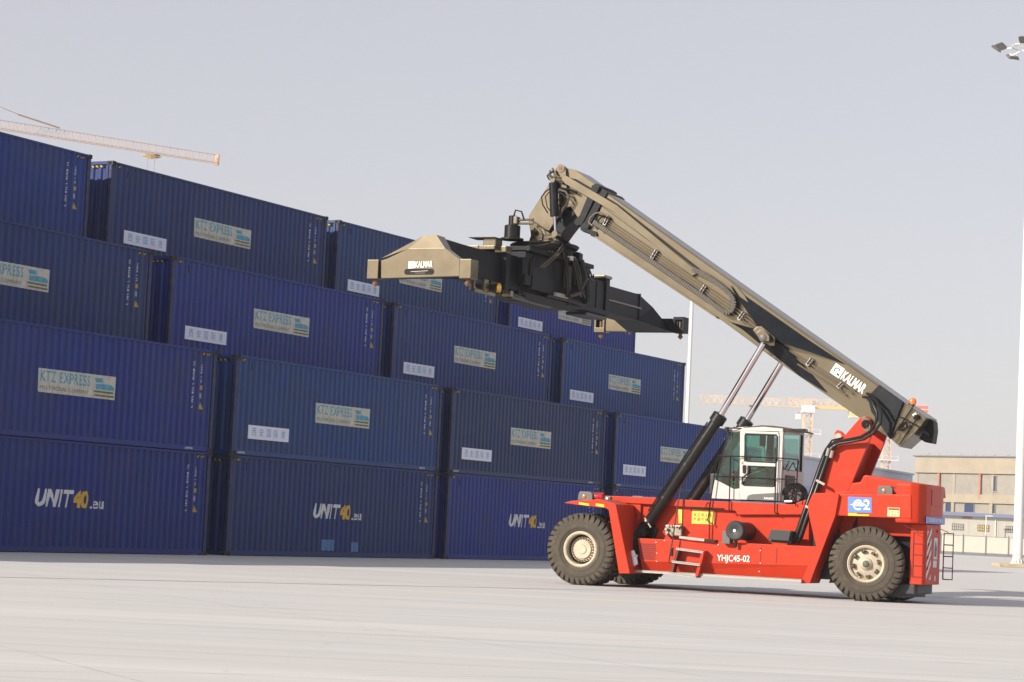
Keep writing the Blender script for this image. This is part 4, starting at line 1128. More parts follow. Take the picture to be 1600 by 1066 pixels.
# sleeve between the carriage and the far collar, with ribs and slots
m = MB(); m.box(.41, .425, 1.3, 2.7, 6.72, 7.42, 'slate', .004)
for y in (1.6, 2.2): m.box(.425, .44, y, y + .03, 6.75, 7.40, 'slate')
m.box(.42, .50, 0.4, 2.8, 6.60, 6.72, 'slate', .02); m.build('outer_sleeve', SPO)
m = MB()
for y in (-2.45, -2.05): m.lathe([(0, 0.0), (0, .20)], 'black', (.624, y, 7.22), 24, 'X', -PI / 2, PI / 2)
m.build('lightening_hole', SPO)
# telescopic beams with tapering ends
for s in (-1, 1):
    m = MB(); ya, yb = (2.9 * s, 5.15 * s)
    zt, zb = (7.40, 6.72)
    m.box(-.33, .33, min(ya, yb), max(ya, yb), zb, zt, 'slate', .012)
    yc = 6.08 * s
    # the arm widens into a triangular gusset at the end beam and drops to its depth
    m.hexa([(-.33, yb, zb), (.33, yb, zb), (.33, yb, zt), (-.33, yb, zt), (-.33, yc, 6.50), (.95, yc, 6.50), (.36, yc, 7.40 if s < 0 else 7.15), (.05 if s < 0 else -.33, yc, 7.40 if s < 0 else 7.15)][::1], 'slate')
    if s > 0:
        m.box(.33, .37, 3.1, 5.3, 7.02, 7.06, 'hosetan'); m.box(.2, .36, 5.17, 5.24, 6.74, 7.42, 'slate', .01)
    m.build('telescopic_beam', SPO)
    # end beam
    e = MB(); y0, y1 = (6.05 * s, 6.30 * s) if s > 0 else (-6.30, -6.02)
    if s < 0:
        prof = [(-0.943,6.873),(-0.864,6.894),(-0.247,7.147),(0.091,7.408),(0.386,7.429),(0.612,7.14),(0.99,6.888),(1.001,6.524),(0.708,6.814),(-0.231,6.876),(-0.918,6.48)]
        body = [(-0.943,6.873),(-0.801,6.907),(-0.267,7.14),(0.612,7.142),(0.99,6.891),(0.998,6.526),(-0.919,6.484)]
        e.prism(body, -6.30, -6.05, 'boom', .012)
        # sloping cap plate rising to the beam top
        a, b, c, d = [(-0.267,7.14),(0.612,7.142),(0.386,7.426),(0.083,7.411)]
        e.hexa([(a[0], -6.298, a[1]), (b[0], -6.298, b[1]), (c[0], -6.289, c[1]), (d[0], -6.289, d[1]), (a[0], -6.0, a[1]), (b[0], -6.0, b[1]), (c[0], -5.9, c[1]), (d[0], -5.9, d[1])], 'boom')
        e.hexa([(-.95, -6.29, 6.92), (a[0], -6.29, a[1]), (d[0], -6.289, d[1]), (d[0] - .01, -6.28, d[1] - .01), (-.95, -5.9, 6.92), (a[0], -5.9, a[1]), (d[0], -5.9, d[1]), (d[0] - .01, -5.9, d[1] - .03)], 'boom')
    else:
        e.prism([(-1.013,6.863),(-0.906,6.941),(-0.063,6.672),(-0.056,6.519),(-0.959,6.513)], 6.05, 6.30, 'boom', .01); e.box(-.2, 1.1, 6.05, 6.28, 6.50, 6.86, 'slate', .012)  # one beam: lit part in boom paint, shaded part in slate
        e.box(-.95, .1, 6.055, 6.25, 6.50, 6.84, 'boom', .012)
    eb = e.build('end_beam', SPO)
    if s < 0:
        sl = MB(); q = []; sc = (0.019,-6.3,6.627)
        for i in range(24):
            a = 2 * PI * i / 24; q.append((sc[0] + .30 * (1 if math.cos(a) > 0 else -1) + .066 * math.cos(a), -6.304, sc[2] + .066 * math.sin(a)))
        sl.add(q, [tuple(range(24))], 'black'); sl.bar((sc[0] - .2, -6.31, sc[2]), (sc[0] + .22, -6.31, sc[2] + .02), .012, .012, 'alu'); sl.bar((sc[0] - .1, -6.31, sc[2] - .03), (sc[0] + .15, -6.31, sc[2] - .03), .010, .012, 'hosetan'); sl.build('slot', eb, smooth=0)
        t = MB(); o0 = Vector((-0.246,-6.312,6.707)); o1 = Vector((0.339,-6.312,6.728)); kalmar(t, o0, o1 - o0, (0, 0, 1), (o1 - o0).length, .135, 'white2', 'grey'); t.build('maker_name', eb, smooth=0)
    for sx_ in (-1, 1):
        c = MB(); xx = 1.13 * sx_; yy = -6.16 if s < 0 else 6.17
        if s < 0: c.box(xx - .14, xx + .14, yy - .15, yy + .2, 6.48, 6.895, 'boom', .01)
        else:
            k_ = 'boom' if sx_ < 0 else 'slate'  # same housing paint, right one darkened as the shaded side
            for (a0, a1, b0, b1) in ((-.15, .15, 6.48, 6.60), (-.15, .15, 6.82, 6.90), (-.15, -.09, 6.60, 6.82), (.09, .15, 6.60, 6.82)): c.box(xx + a0, xx + a1, yy - .17, yy + .17, b0, b1, k_, .006)
            c.box(xx - .1, xx + .1, yy + .02, yy + .16, 6.58, 6.84, 'steelblk'); c.tube([(xx, yy - .05, 6.55), (xx, yy - .05, 6.8)], .04, 'hosetan', 10)
        cb_ = c.build('corner_housing', eb)
        tw = MB(); tw.lathe([(6.48, .045), (6.42, .045), (6.40, .07), (6.36, .055), (6.32, .01)][::-1], 'rust', (xx, yy, 0), 14, 'Z'); tw.build('twistlock', cb_)
# brown lamp bracket under the near arm and lamp
m = MB(); 
for (a0, a1, b0, b1) in ((-4.35, -4.28, 6.42, 6.80), (-4.35, -3.25, 6.42, 6.50)): m.box(.30, .36, a0, a1, b0, b1, 'boom', .005)
m.box(.30, .37, -3.85, -3.62, 6.46, 6.76, 'boom', .01); lb = m.build('lamp_bracket', SPO)
m = MB(); m.lathe([(0, .02), (.05, .09), (.16, .12)], 'lampgold', (.36, -3.40, 6.60), 20, 'X'); m.box(.2, .40, -3.58, -3.22, 6.70, 6.74, 'steelblk'); m.build('work_lamp', lb)
# boxes on top, motor, pipes, hoses
m = MB(); m.box(-.1, .30, -3.3, -2.95, 7.50, 7.58, 'boom', .01); m.box(-.02, .30, -3.25, -2.9, 7.52, 7.76, 'boom', .015); m.box(-.35, .32, -3.35, -2.88, 7.762, 7.775, 'steelblk'); m.build('control_box', SPO)
m = MB(); m.lathe([(8.02, .28), (8.06, .28), (8.07, .19), (8.36, .19), (8.38, .15), (8.38, 0)], 'steelblk', (-.42, -.95, 0), 24, 'Z'); m.lathe([(8.38, .10), (8.60, .10), (8.60, 0)], 'steelblk', (-.42, -.95, 0), 16, 'Z')
m.box(-.45, -.27, -1.03, -.84, 8.40, 8.58, 'hosetan', .02); m.tube([(-.3, -.95, 8.5), (0.1, -.9, 8.52)], .03, 'hosetan', 8); m.tube([(-.35, -.95, 8.42), (0.1, -.9, 8.42)], .03, 'hosetan', 8)
m.tube([(-.4, -.95, 8.6), (-.36, -.95, 8.74), (-.2, -.95, 8.70), (-.12, -.95, 8.5)], .02, 'hose', 6); m.build('slewing_motor', SPO)
m = MB(); m.box(.10, .40, 1.15, 1.38, 7.70, 7.98, 'slate', .02); m.box(-.3, .36, .6, 1.36, 7.95, 8.0, 'slate', .01); m.build('damper', SPO)
m = MB(); m.bar((.66, -2.3, 7.62), (.66, 1.3, 7.62), .03, .05, 'boom'); m.build('carriage_rail', SPO, smooth=0)
m = MB(); m.box(.63, .70, -.2, .1, 6.95, 7.5, 'grey', .01); m.box(.66, .74, .35, .62, 7.12, 7.34, 'grey', .01); m.box(.64, .72, -.75, -.05, 6.72, 6.80, 'alu', .01); m.box(.64, .78, -.1, .1, 7.64, 7.74, 'white2', .01); m.build('junction_box', SPO)
m = MB(); m.box(.50, .62, -1.9, -.6, 6.76, 7.52, 'slate', .015); m.build('side_plate', SPO)
m = MB(); m.tube([(.52, -.9, 6.76), (.58, .4, 6.75), (.58, 1.2, 6.74)], .08, 'slate', 12)
b_ = [(-.5, -2.1, 6.66), (.5, -2.1, 6.66), (.5, 1.15, 6.66), (-.5, 1.15, 6.66), (-.36, -1.5, 6.50), (.40, -1.5, 6.50), (.40, .6, 6.50), (-.36, .6, 6.50)]; m.hexa(b_, 'slate'); m.box(-.44, .44, -2.2, 1.3, 6.60, 6.70, 'slate', .02)
m.box(.20, .42, -2.62, -2.44, 6.50, 6.64, 'boom', .015); m.tube([(.3, -2.4, 6.58), (.3, -.2, 6.56)], .09, 'steelblk', 14); m.tube([(.3, -2.42, 6.58), (.3, -2.36, 6.58)], .105, 'slate', 14); m.box(-.1, .46, 1.6, 2.85, 6.50, 6.58, 'steelblk', .015); m.build('underframe', SPO)
m = MB(); rnd = random.Random(12)
for i in range(16):
    x0 = .70 + rnd.uniform(-.02, .10); ya = rnd.uniform(-.55, .15) + .5; zs = 7.72
    dy = rnd.uniform(.1, .8); dz = rnd.uniform(.35, 1.0)
    p = [Vector((x0, ya, zs)), Vector((x0 + .08, ya + dy * .1, zs - dz * .4)), Vector((x0 + .10, ya + dy * .4, zs - dz * .85)), Vector((x0 + .06, ya + dy * .8, zs - dz)), Vector((x0, ya + dy, zs - dz * .6))]
    sm_ = [p[0]]
    for j in range(len(p) - 1):
        for t in (.33, .66, 1): sm_.append(p[j].lerp(p[j + 1], t))
    m.tube(sm_, rnd.choice([.016, .020, .026]), rnd.choice(['hose', 'hose', 'steelblk', 'chain']), 6)
m.build('hose_bundle', SPO)
m = MB()
for i in range(5): 
    o_ = i * .05
    m.tube([(.2 - o_, -.35 + o_, 8.05), (.62, -.7 + o_, 8.02), (.78, -1.3 + o_ * 2, 7.88), (.70, -1.9 + o_ * 3, 7.74), (.66, -2.3 + o_ * 3, 7.70)], .024, 'hose', 6)
for o_ in (0, .14): m.tube([(.70, -.45 + o_, 8.0), (.80, -1.0 + o_, 7.70), (.72, -1.7 + o_, 7.28)], .022, 'hosetan', 6)
for i in range(3): m.tube([(.72, -.55 + i * .06, 8.0), (.80, -.5 + i * .06, 7.5), (.78, -.3 + i * .05, 6.9), (.72, -.2 + i * .05, 6.75)], .028, 'hose', 7)
m.tube([(.78, .5, 7.72), (.86, .6, 7.3), (.84, .3, 6.9), (.8, -.1, 6.78)], .045, 'chain', 8)
m.tube([(.3, 1.6, 7.46), (.3, 1.75, 7.66), (.3, 2.0, 7.68), (.3, 2.25, 7.46)], .025, 'hose', 6)
m.tube([(.55, .9, 7.62), (.55, 1.35, 7.40), (.55, 1.42, 6.9)], .07, 'slate', 8); m.build('hose_bundle', SPO)
m = MB(); m.prism([(.42, 6.70), (.76, 6.70), (.70, 7.60), (.42, 7.60)], .95, 1.15, 'slate', .01); m.build('side_guard', SPO)

# --- wheels
def wheel(x, y, flip, front, steer=0.0):
    """y = outer face"""
    W = 0.50; RT = 0.825; s = 1 if not flip else -1
    hub = MB(); ri = .40
    if front:
        hub.lathe([(0.155 * s, 0.0), (0.145 * s, 0.10), (0.165 * s, .11), (.165 * s, .21), (.20 * s, .225), (.205 * s, .285)], 'rim', (0, 0, 0), 40)
        hub.lathe([(.205 * s, .28), (.30 * s, .285), (.30 * s, .36)], 'steelblk', (0, 0, 0), 40)
    else:
        hub.lathe([(0.01 * s, 0.0), (0.02 * s, .085), (.05 * s, .095), (.06 * s, .12), (.10 * s, .14), (.12 * s, .33), (.14 * s, .36)], 'rim', (0, 0, 0), 40)
        hub.lathe([(-.03 * s, 0), (-.02 * s, .055), (.02 * s, .075)], 'grey', (0, 0, 0), 24)
    h = hub.build('wheel_hub', RS)
    h.location = (x, y, .812); h.rotation_euler = (0, 0, steer)
    rm = MB()
    if front: rm.lathe([(.32 * s, .345), (.12 * s, .335), (.05 * s, .345), (.035 * s, .365), (.03 * s, .385), (.045 * s, .41)], 'rim', (0, 0, 0), 56)
    else: rm.lathe([(.16 * s, .34), (.06 * s, .345), (.045 * s, .36), (.03 * s, .39), (.045 * s, .41)], 'rim', (0, 0, 0), 56)
    rm.build('rim', h)
    bt = MB()
    if front:
        for i in range(24):
            a = 2 * PI * i / 24; bt.lathe([(.205 * s, .019), (.165 * s, .019), (.155 * s, .014), (.155 * s, 0)], 'rust', (.255 * math.cos(a), 0, .255 * math.sin(a)), 8)
    else:
        for i in range(8):
            a = 2 * PI * i / 8 + .2; c_, s_ = math.cos(a), math.sin(a)
            bt.bar((c_ * .27 - s_ * .05, .075 * s, s_ * .27 + c_ * .05), (c_ * .27 + s_ * .05, .075 * s, s_ * .27 - c_ * .05), .05, .05, 'dkgrey'); bt.tube([(c_ * .25, .06 * s, s_ * .25), (c_ * .33, .05 * s, s_ * .33)], .014, 'rust', 8); bt.tube([(c_ * .285, .10 * s, s_ * .285), (c_ * .285, .02 * s, s_ * .285)], .017, 'rust', 8)
    bt.build('wheel_bolts', h)
    ty = MB()
    prof = [(.12, .395), (.045, .41), (.012, .45), (.0, .52), (.0, .60), (.012, .68), (.035, .715), (.07, .74), (.14, .765), (.25, .775), (.36, .765), (.43, .74), (.465, .715), (.488, .68), (.5, .60), (.5, .52), (.488, .45), (.455, .41), (.38, .395)]
    ty.lathe([(p * s, r_) for p, r_ in prof], 'tyre', (0, 0, 0), 72)
    ty.lathe([(-.004 * s, .485), (-.008 * s, .492), (-.004 * s, .499)], 'tyre', (0, 0, 0), 72); ty.lathe([(-.002 * s, .60), (-.007 * s, .61), (-.002 * s, .62)], 'tyre', (0, 0, 0), 72)
    NL = 34
    for side in (0, 1):
        for i in range(NL):
            a0 = 2 * PI * (i + .5 * side) / NL; wd = 2 * PI / NL * .60
            rings = []
            for (yy, rin, rout, sk) in ((.002, .650, .705, 0.0), (.012, .68, .775, 0.02), (.050, .70, .815, .05), (.14, .73, .824, .10), (.262, .74, .825, .17)):
                yv = yy if side == 0 else .5 - yy
                q = []
                for (r_, da) in ((rin, 0), (rout, 0), (rout, wd), (rin, wd)):
                    aa = a0 + da + sk; q.append((r_ * math.cos(aa), yv * s, r_ * math.sin(aa)))
                rings.append(q)
            vs = [p for q in rings for p in q]; fs = []
            for j in range(len(rings) - 1):
                for c_ in range(4): fs.append((j * 4 + c_, j * 4 + (c_ + 1) % 4, (j + 1) * 4 + (c_ + 1) % 4, (j + 1) * 4 + c_))
            fs += [(3, 2, 1, 0), tuple(len(vs) - 4 + c_ for c_ in range(4))]
            ty.add(vs, fs, 'tyre')
    ty.v = [(p[0], p[1], max(p[2], -.812)) for p in ty.v]
    t = ty.build('tyre', h, smooth=30)
    return h
wheel(0.0, 0.0, False, True); wheel(0.0, 1.08, True, True)
wheel(0.0, 2 * VC - 1.08, False, True); wheel(0.0, 2 * VC, True, True)
wheel(6.51, 0.55, False, False, R(9)); wheel(6.51, 2 * VC - .55, True, False, R(9))

# --- cab
CY0, CY1 = 1.18, 2.86
front = [(2.694,2.115),(2.762,2.549),(3.051,3.66),(3.089,3.713),(3.383,3.744),(3.843,3.787),(4.327,3.759),(4.325,2.103),(2.69,2.1)]
cf = dict(b0=front[0], b1=front[1], t0=front[2], tr=front[6], br=front[7])
m = MB()
# floor and front lower skirt
m.prism([(2.694,2.108),(2.763,2.534),(2.887,2.488),(3.229,2.335),(3.365,2.356),(3.399,2.104)], CY0, CY0 + .05, 'cabw', .004)
m.prism([(2.694,2.108),(2.763,2.534),(2.887,2.488),(3.229,2.335),(3.365,2.356),(3.399,2.104)], CY1 - .05, CY1, 'cabw', .004)
fl_ = [(2.697,2.101),(2.709,2.196),(4.321,2.191),(4.325,2.103)]
m.prism(fl_, CY0 + .05, CY1 - .05, 'cabdark')
m.prism([(3.315,3.727),(3.384,3.729),(3.426,2.359),(3.406,2.105),(3.353,2.102),(3.359,2.327)], CY0, CY0 + .07, 'cabw', .004)
m.prism([(3.315,3.727),(3.384,3.729),(3.426,2.359),(3.406,2.105),(3.353,2.102),(3.359,2.327)], CY1 - .07, CY1, 'cabw', .004)
m.prism([(4.238,3.698),(4.329,3.701),(4.325,2.103),(4.235,2.108)], CY0, CY0 + .10, 'cabw', .006)
m.prism([(4.238,3.698),(4.329,3.701),(4.325,2.103),(4.235,2.108)], CY1 - .10, CY1, 'cabw', .006)
# roof
m.prism([(3.052,3.645),(3.089,3.713),(3.383,3.751),(3.843,3.794),(4.329,3.766),(4.327,3.672),(3.386,3.663),(3.084,3.617)], CY0 - .01, CY1 + .01, 'cabw', .012)
# rear wall lower part
zw = [(4.326,2.818),(4.325,2.103),(4.32,3.715)]
m.box(zw[1][0] - .04, zw[1][0] + .05, CY0 + .101, CY1 - .101, zw[1][1], zw[0][1], 'cabw')
m.build('cab_shell', RS)
CABS = [o for o in RS.children if o.name.startswith('cab_shell')][0]
CABS.name = 'cab'
m = MB(); m.prism([(3.383,3.741),(3.835,3.801),(4.121,3.796),(4.452,3.762),(4.544,3.722),(4.529,3.7),(4.333,3.751),(3.851,3.782)], CY0 - .04, CY1 + .04, 'dkgrey', .006); m.build('roof_cap', CABS)
m = MB(); dq = [(3.351,3.684),(4.234,3.675),(4.237,2.115),(3.371,2.107)]
# door as a frame: top, bottom, mid rail, pillars
for q in ([(3.375,3.662),(4.235,3.654),(4.231,3.603),(3.377,3.611)], [(3.377,3.611),(3.445,3.609),(3.444,2.898),(3.384,2.896)], [(4.2,3.602),(4.252,3.602),(4.253,2.108),(4.202,2.109)],
          [(3.381,2.969),(4.186,2.949),(4.186,2.877),(3.38,2.881)], [(3.384,2.451),(4.195,2.422),(4.202,2.109),(3.379,2.11)], [(3.38,2.881),(3.529,2.878),(3.532,2.625),(3.389,2.444)]):
    m.prism(q, CY0 - .03, CY0 + .02, 'cabw', .004)
dr = m.build('door', CABS)
m = MB()
for q, r_ in (([(3.471,1.14,3.591),(4.157,1.14,3.589),(4.212,1.14,3.557),(4.218,1.14,3.014),(4.182,1.14,2.975),(3.511,1.14,2.981),(3.472,1.14,3.022),(3.453,1.14,3.554),(3.471,1.14,3.591)], .018), ([(3.569,1.14,2.865),(4.164,1.14,2.86),(4.181,1.14,2.825),(4.173,1.14,2.463),(4.144,1.14,2.433),(3.466,1.14,2.435),(3.427,1.14,2.466),(3.429,1.14,2.605),(3.56,1.14,2.712),(3.569,1.14,2.865)], .016)):
    m.tube(q, r_, 'dkgrey', 6)
m.build('door_seal', dr)
m = MB(); m.prism([(3.443,2.889),(3.488,2.888),(3.506,2.855),(3.503,2.724),(3.474,2.691),(3.435,2.707),(3.422,2.852)], 1.125, 1.15, 'black', .004); m.build('door_handle', dr)
m = MB(); m.prism([(3.548,2.139),(3.582,2.206),(3.686,2.239),(4.322,2.297),(4.337,2.111),(3.555,2.109)], 1.135, 1.155, 'grey', .002); 
a, b = Vector((3.964,1.13,2.137)), Vector((4.189,1.13,2.139)); put_text(m, 'KALMAR', .1, 'white2', lambda x, z: (a.x + x, 1.13, a.z + z), .002, fit=((b - a).length, .045)); m.build('door_trim', dr, smooth=0)
# glass
def pane(pts3, nm='window_glass'):
    g_ = MB(); g_.add(pts3, [tuple(range(len(pts3)))], 'glass'); return g_.build(nm, CABS, smooth=0)
for y in (CY0 + .02, CY1 - .02):
    pane(at_y(y, [(2.763,2.534),(3.052,3.638),(3.324,3.698),(3.365,2.356),(3.244,2.343),(2.903,2.489)]))
    pane(at_y(y, [(3.435,3.599),(4.198,3.58),(4.199,2.986),(3.445,2.994)])); pane(at_y(y, [(3.405,2.853),(4.167,2.855),(4.161,2.435),(3.407,2.445)]))
a, b = [(2.763,2.534),(3.052,3.638)]; pane([(a[0], CY0 + .03, a[1]), (a[0], CY1 - .03, a[1]), (b[0], CY1 - .03, b[1]), (b[0], CY0 + .03, b[1])], 'windshield')
rx = zw[2][0] - .02; zr0, zr1 = zw[0][1], zw[2][1] - .03
pane([(rx, CY0 + .12, zr0), (rx, CY1 - .12, zr0), (rx, CY1 - .12, zr1), (rx, CY0 + .12, zr1)], 'rear_window')
m = MB(); m.tube([(rx + .01, CY0 + .10, zr0), (rx + .01, CY0 + .10, zr1), (rx + .01, CY1 - .10, zr1), (rx + .01, CY1 - .10, zr0), (rx + .01, CY0 + .10, zr0)], .022, 'dkgrey', 6); m.build('rear_window_seal', CABS)
m = MB(); m.tube([(2.774,1.19,2.564),(3.056,1.19,3.646)], .014, 'dkgrey', 6); m.tube([(2.212,2.84,2.604),(2.504,2.84,3.722)], .014, 'dkgrey', 6)
m.tube([(a[0], CY0 + .02, a[1]), (a[0], CY1 - .02, a[1])], .014, 'dkgrey', 6); m.build('windshield_frame', CABS)
# interior: seat, console, steering column, steering wheel
ix = [(3.463,2.418)][0]; cx0 = ix[0]; zf = fl_[1][1] if False else [(3.736,2.185)][0][1]
m = MB(); m.box(cx0 + .05, cx0 + .55, 1.75, 2.3, zf + .35, zf + .50, 'cabdark', .04); m.box(cx0 + .48, cx0 + .60, 1.78, 2.27, zf + .5, zf + 1.15, 'cabdark', .04); m.box(cx0 + .50, cx0 + .60, 1.9, 2.15, zf + 1.15, zf + 1.38, 'grey', .03); m.box(cx0 + .15, cx0 + .45, 1.85, 2.2, zf + .02, zf + .35, 'cabdark', .02); m.build('seat', CABS)
m = MB(); m.tube([(cx0 - .55, 2.0, zf), (cx0 - .35, 2.0, zf + .75)], .05, 'cabdark', 10); m.tube([(cx0 - .35 + .19 * math.cos(i * PI / 8) * .9, 2.0 + .19 * math.sin(i * PI / 8), zf + .78 - .08 * math.cos(i * PI / 8)) for i in range(17)], .016, 'cabdark', 6); m.build('steering_wheel', CABS)
m = MB(); m.box(cx0 - .9, cx0 - .6, 1.4, 2.6, zf, zf + .5, 'cabdark', .04); m.box(cx0 - .1, cx0 + .6, 2.4, 2.7, zf, zf + .8, 'cabdark', .03); m.box(cx0 - .1, cx0 + .5, 1.3, 1.5, zf, zf + .62, 'cabdark', .03); m.box(cx0 - .12, cx0 + .0, 1.5, 1.62, zf + .6, zf + .95, 'cabdark', .02); m.build('console', CABS)
m = MB(); m.tube([(cx0 + .08, 2.70, zf + .2), (cx0 + .10, 2.72, zf + 1.55)], .085, 'cabdark', 12); m.box(cx0 - .12, cx0 + .02, 2.55, 2.62, zf + 1.2, zf + 1.5, 'cabdark', .02); m.build('display_post', CABS)
m = MB(); m.tube([(3.525,1.3,2.674),(4.076,1.3,2.885)], .012, 'yelgreen', 5); m.build('strap', CABS)
m = MB(); vx = zw[1][0] + .052
m.box(vx, vx + .03, 1.35, 2.0, zw[1][1] + .35, zw[1][1] + .60, 'dkgrey', .01); m.tube([(vx + .02, 1.4, zw[1][1] + .25), (vx + .05, 1.7, zw[1][1] + .22), (vx + .05, 2.1, zw[1][1] + .30)], .014, 'hose', 5)
m.tube([(vx + .02, 1.45, zw[1][1] + .7), (vx + .06, 1.7, zw[1][1] + .9), (vx + .06, 1.95, zw[1][1] + .72), (vx + .04, 2.2, zw[1][1] + .95)], .012, 'hose', 5); m.build('rear_vent', CABS)
m = MB(); m.box(*[rx + .05, rx + .20], 2.3, 2.55, zr1 + .04, zr1 + .12, 'steelblk', .01); m.tube([(rx - .1, 2.4, zr1 + .10), (rx + .1, 2.4, zr1 + .1)], .02, 'steelblk', 6); m.build('rear_work_lamp', CABS)
m = MB(); m.tube([(3.393,1.2,3.716),(3.213,1.1,3.712),(3.077,1.05,3.712)], .014, 'steelblk', 5); m.box((3.004,1,3.678)[0], (3.08,1,3.68)[0], 1.0, 1.14, (3.006,1,3.626)[2], (3.001,1,3.736)[2], 'steelblk', .015); m.tube([(3.123,1.15,3.646),(3.097,1.1,3.569),(3.111,1.12,3.454)], .010, 'steelblk', 5); m.build('mirror', CABS)
# ornament on the dashboard
m = MB(); q = Vector((3.142,1.45,2.649)); m.lathe([(-.12, 0), (-.10, .05), (-.05, .088), (0, .10), (.05, .088), (.09, .06), (.11, .02), (.12, 0)], 'redball', tuple(q), 20, 'Z')
zo = q.z - .12
m.lathe([(zo - .22 - q.z, .05), (zo - .1 - q.z, .075), (zo - q.z, .06), (zo + .01 - q.z, 0)], 'green', tuple(q), 12, 'Z'); rnd = random.Random(3)
for i in range(16):
    a = rnd.uniform(0, 2 * PI); z_ = rnd.uniform(zo - .2, zo); d_ = Vector((math.cos(a), math.sin(a), .3))
    c_ = Vector((q.x, q.y, z_)); t_ = Vector((-math.sin(a), math.cos(a), 0)) * .03
    m.add([c_ + d_ * .05, c_ + d_ * .09 + t_, c_ + d_ * .14, c_ + d_ * .09 - t_], [(0, 1, 2, 3)], 'green')
m.build('dashboard_ornament', CABS)
# air hose drum behind the cab
m = MB(); q = Vector((4.625,1.3,2.259))
for r_ in (.17, .20, .23, .26):
    m.tube([(q.x + r_ * math.cos(i * PI / 12) * 1.05, q.y + .02 * math.sin(i * PI / 3), q.z + r_ * math.sin(i * PI / 12)) for i in range(25)], .028, 'hose', 6)
rnd = random.Random(8)
for i in range(7): a = rnd.uniform(0, PI * 2); m.tube([(q.x + .2 * math.cos(a), q.y - .04, q.z + .2 * math.sin(a)), (q.x + .05 * math.cos(a + 1), q.y - .08, q.z + .05 * math.sin(a + 1)), (q.x - .2 * math.cos(a + .4), q.y - .02, q.z - .2 * math.sin(a + .4))], .014, 'hose', 5)
m.tube([(q.x - .2, q.y - .1, q.z - .15), (q.x - .02, q.y - .12, q.z - .14)], .025, 'white2', 7); m.build('coiled_hose', RS)
# --- handrails
def rail(name, pls, r_=.014):
    m = MB()
    for p in pls: m.tube(p, r_, 'steelblk', 7)
    return m.build(name, RS)
rail('platform_rail', ([(2.844,1.1,3.072),(3.15,1.08,3.08),(4.227,1.08,3.073),(4.731,1.08,3.052)], [(2.763,1.08,2.609),(3.16,1.08,2.613),(4.216,1.08,2.6),(4.737,1.08,2.604)],
     [(2.85,1.08,3.072),(2.823,1.08,3.002),(2.676,1.06,1.61),(2.709,1.06,1.554),(2.766,1.14,1.537)], [(3.15,1.08,3.08),(3.168,1.06,1.866),(3.199,1.06,1.831),(3.264,1.14,1.829)],
     [(4.227,1.08,3.07),(4.242,1.06,1.861),(4.268,1.06,1.828),(4.318,1.14,1.829)], [(4.731,1.08,3.052),(4.72,1.08,2.016)]))
rail('ladder_rail', ([(2.278,0.5,1.189),(2.27,0.48,1.879),(2.292,0.48,2.284),(2.272,0.48,2.348),(2.234,0.48,2.354),(2.206,0.48,2.294),(2.156,0.42,1.843),(2.121,0.34,1.207),(2.066,0.3,0.716),(2.055,0.3,0.63),(2.132,0.3,0.605)],), .015)
m = MB(); m.box(*[(2.105,0.3,0.862)[0], (2.151,0.3,0.864)[0]], .26, .32, (2.11,0.3,0.762)[2], (2.101,0.3,0.962)[2], 'steelblk', .01); m.build('grip', RS)
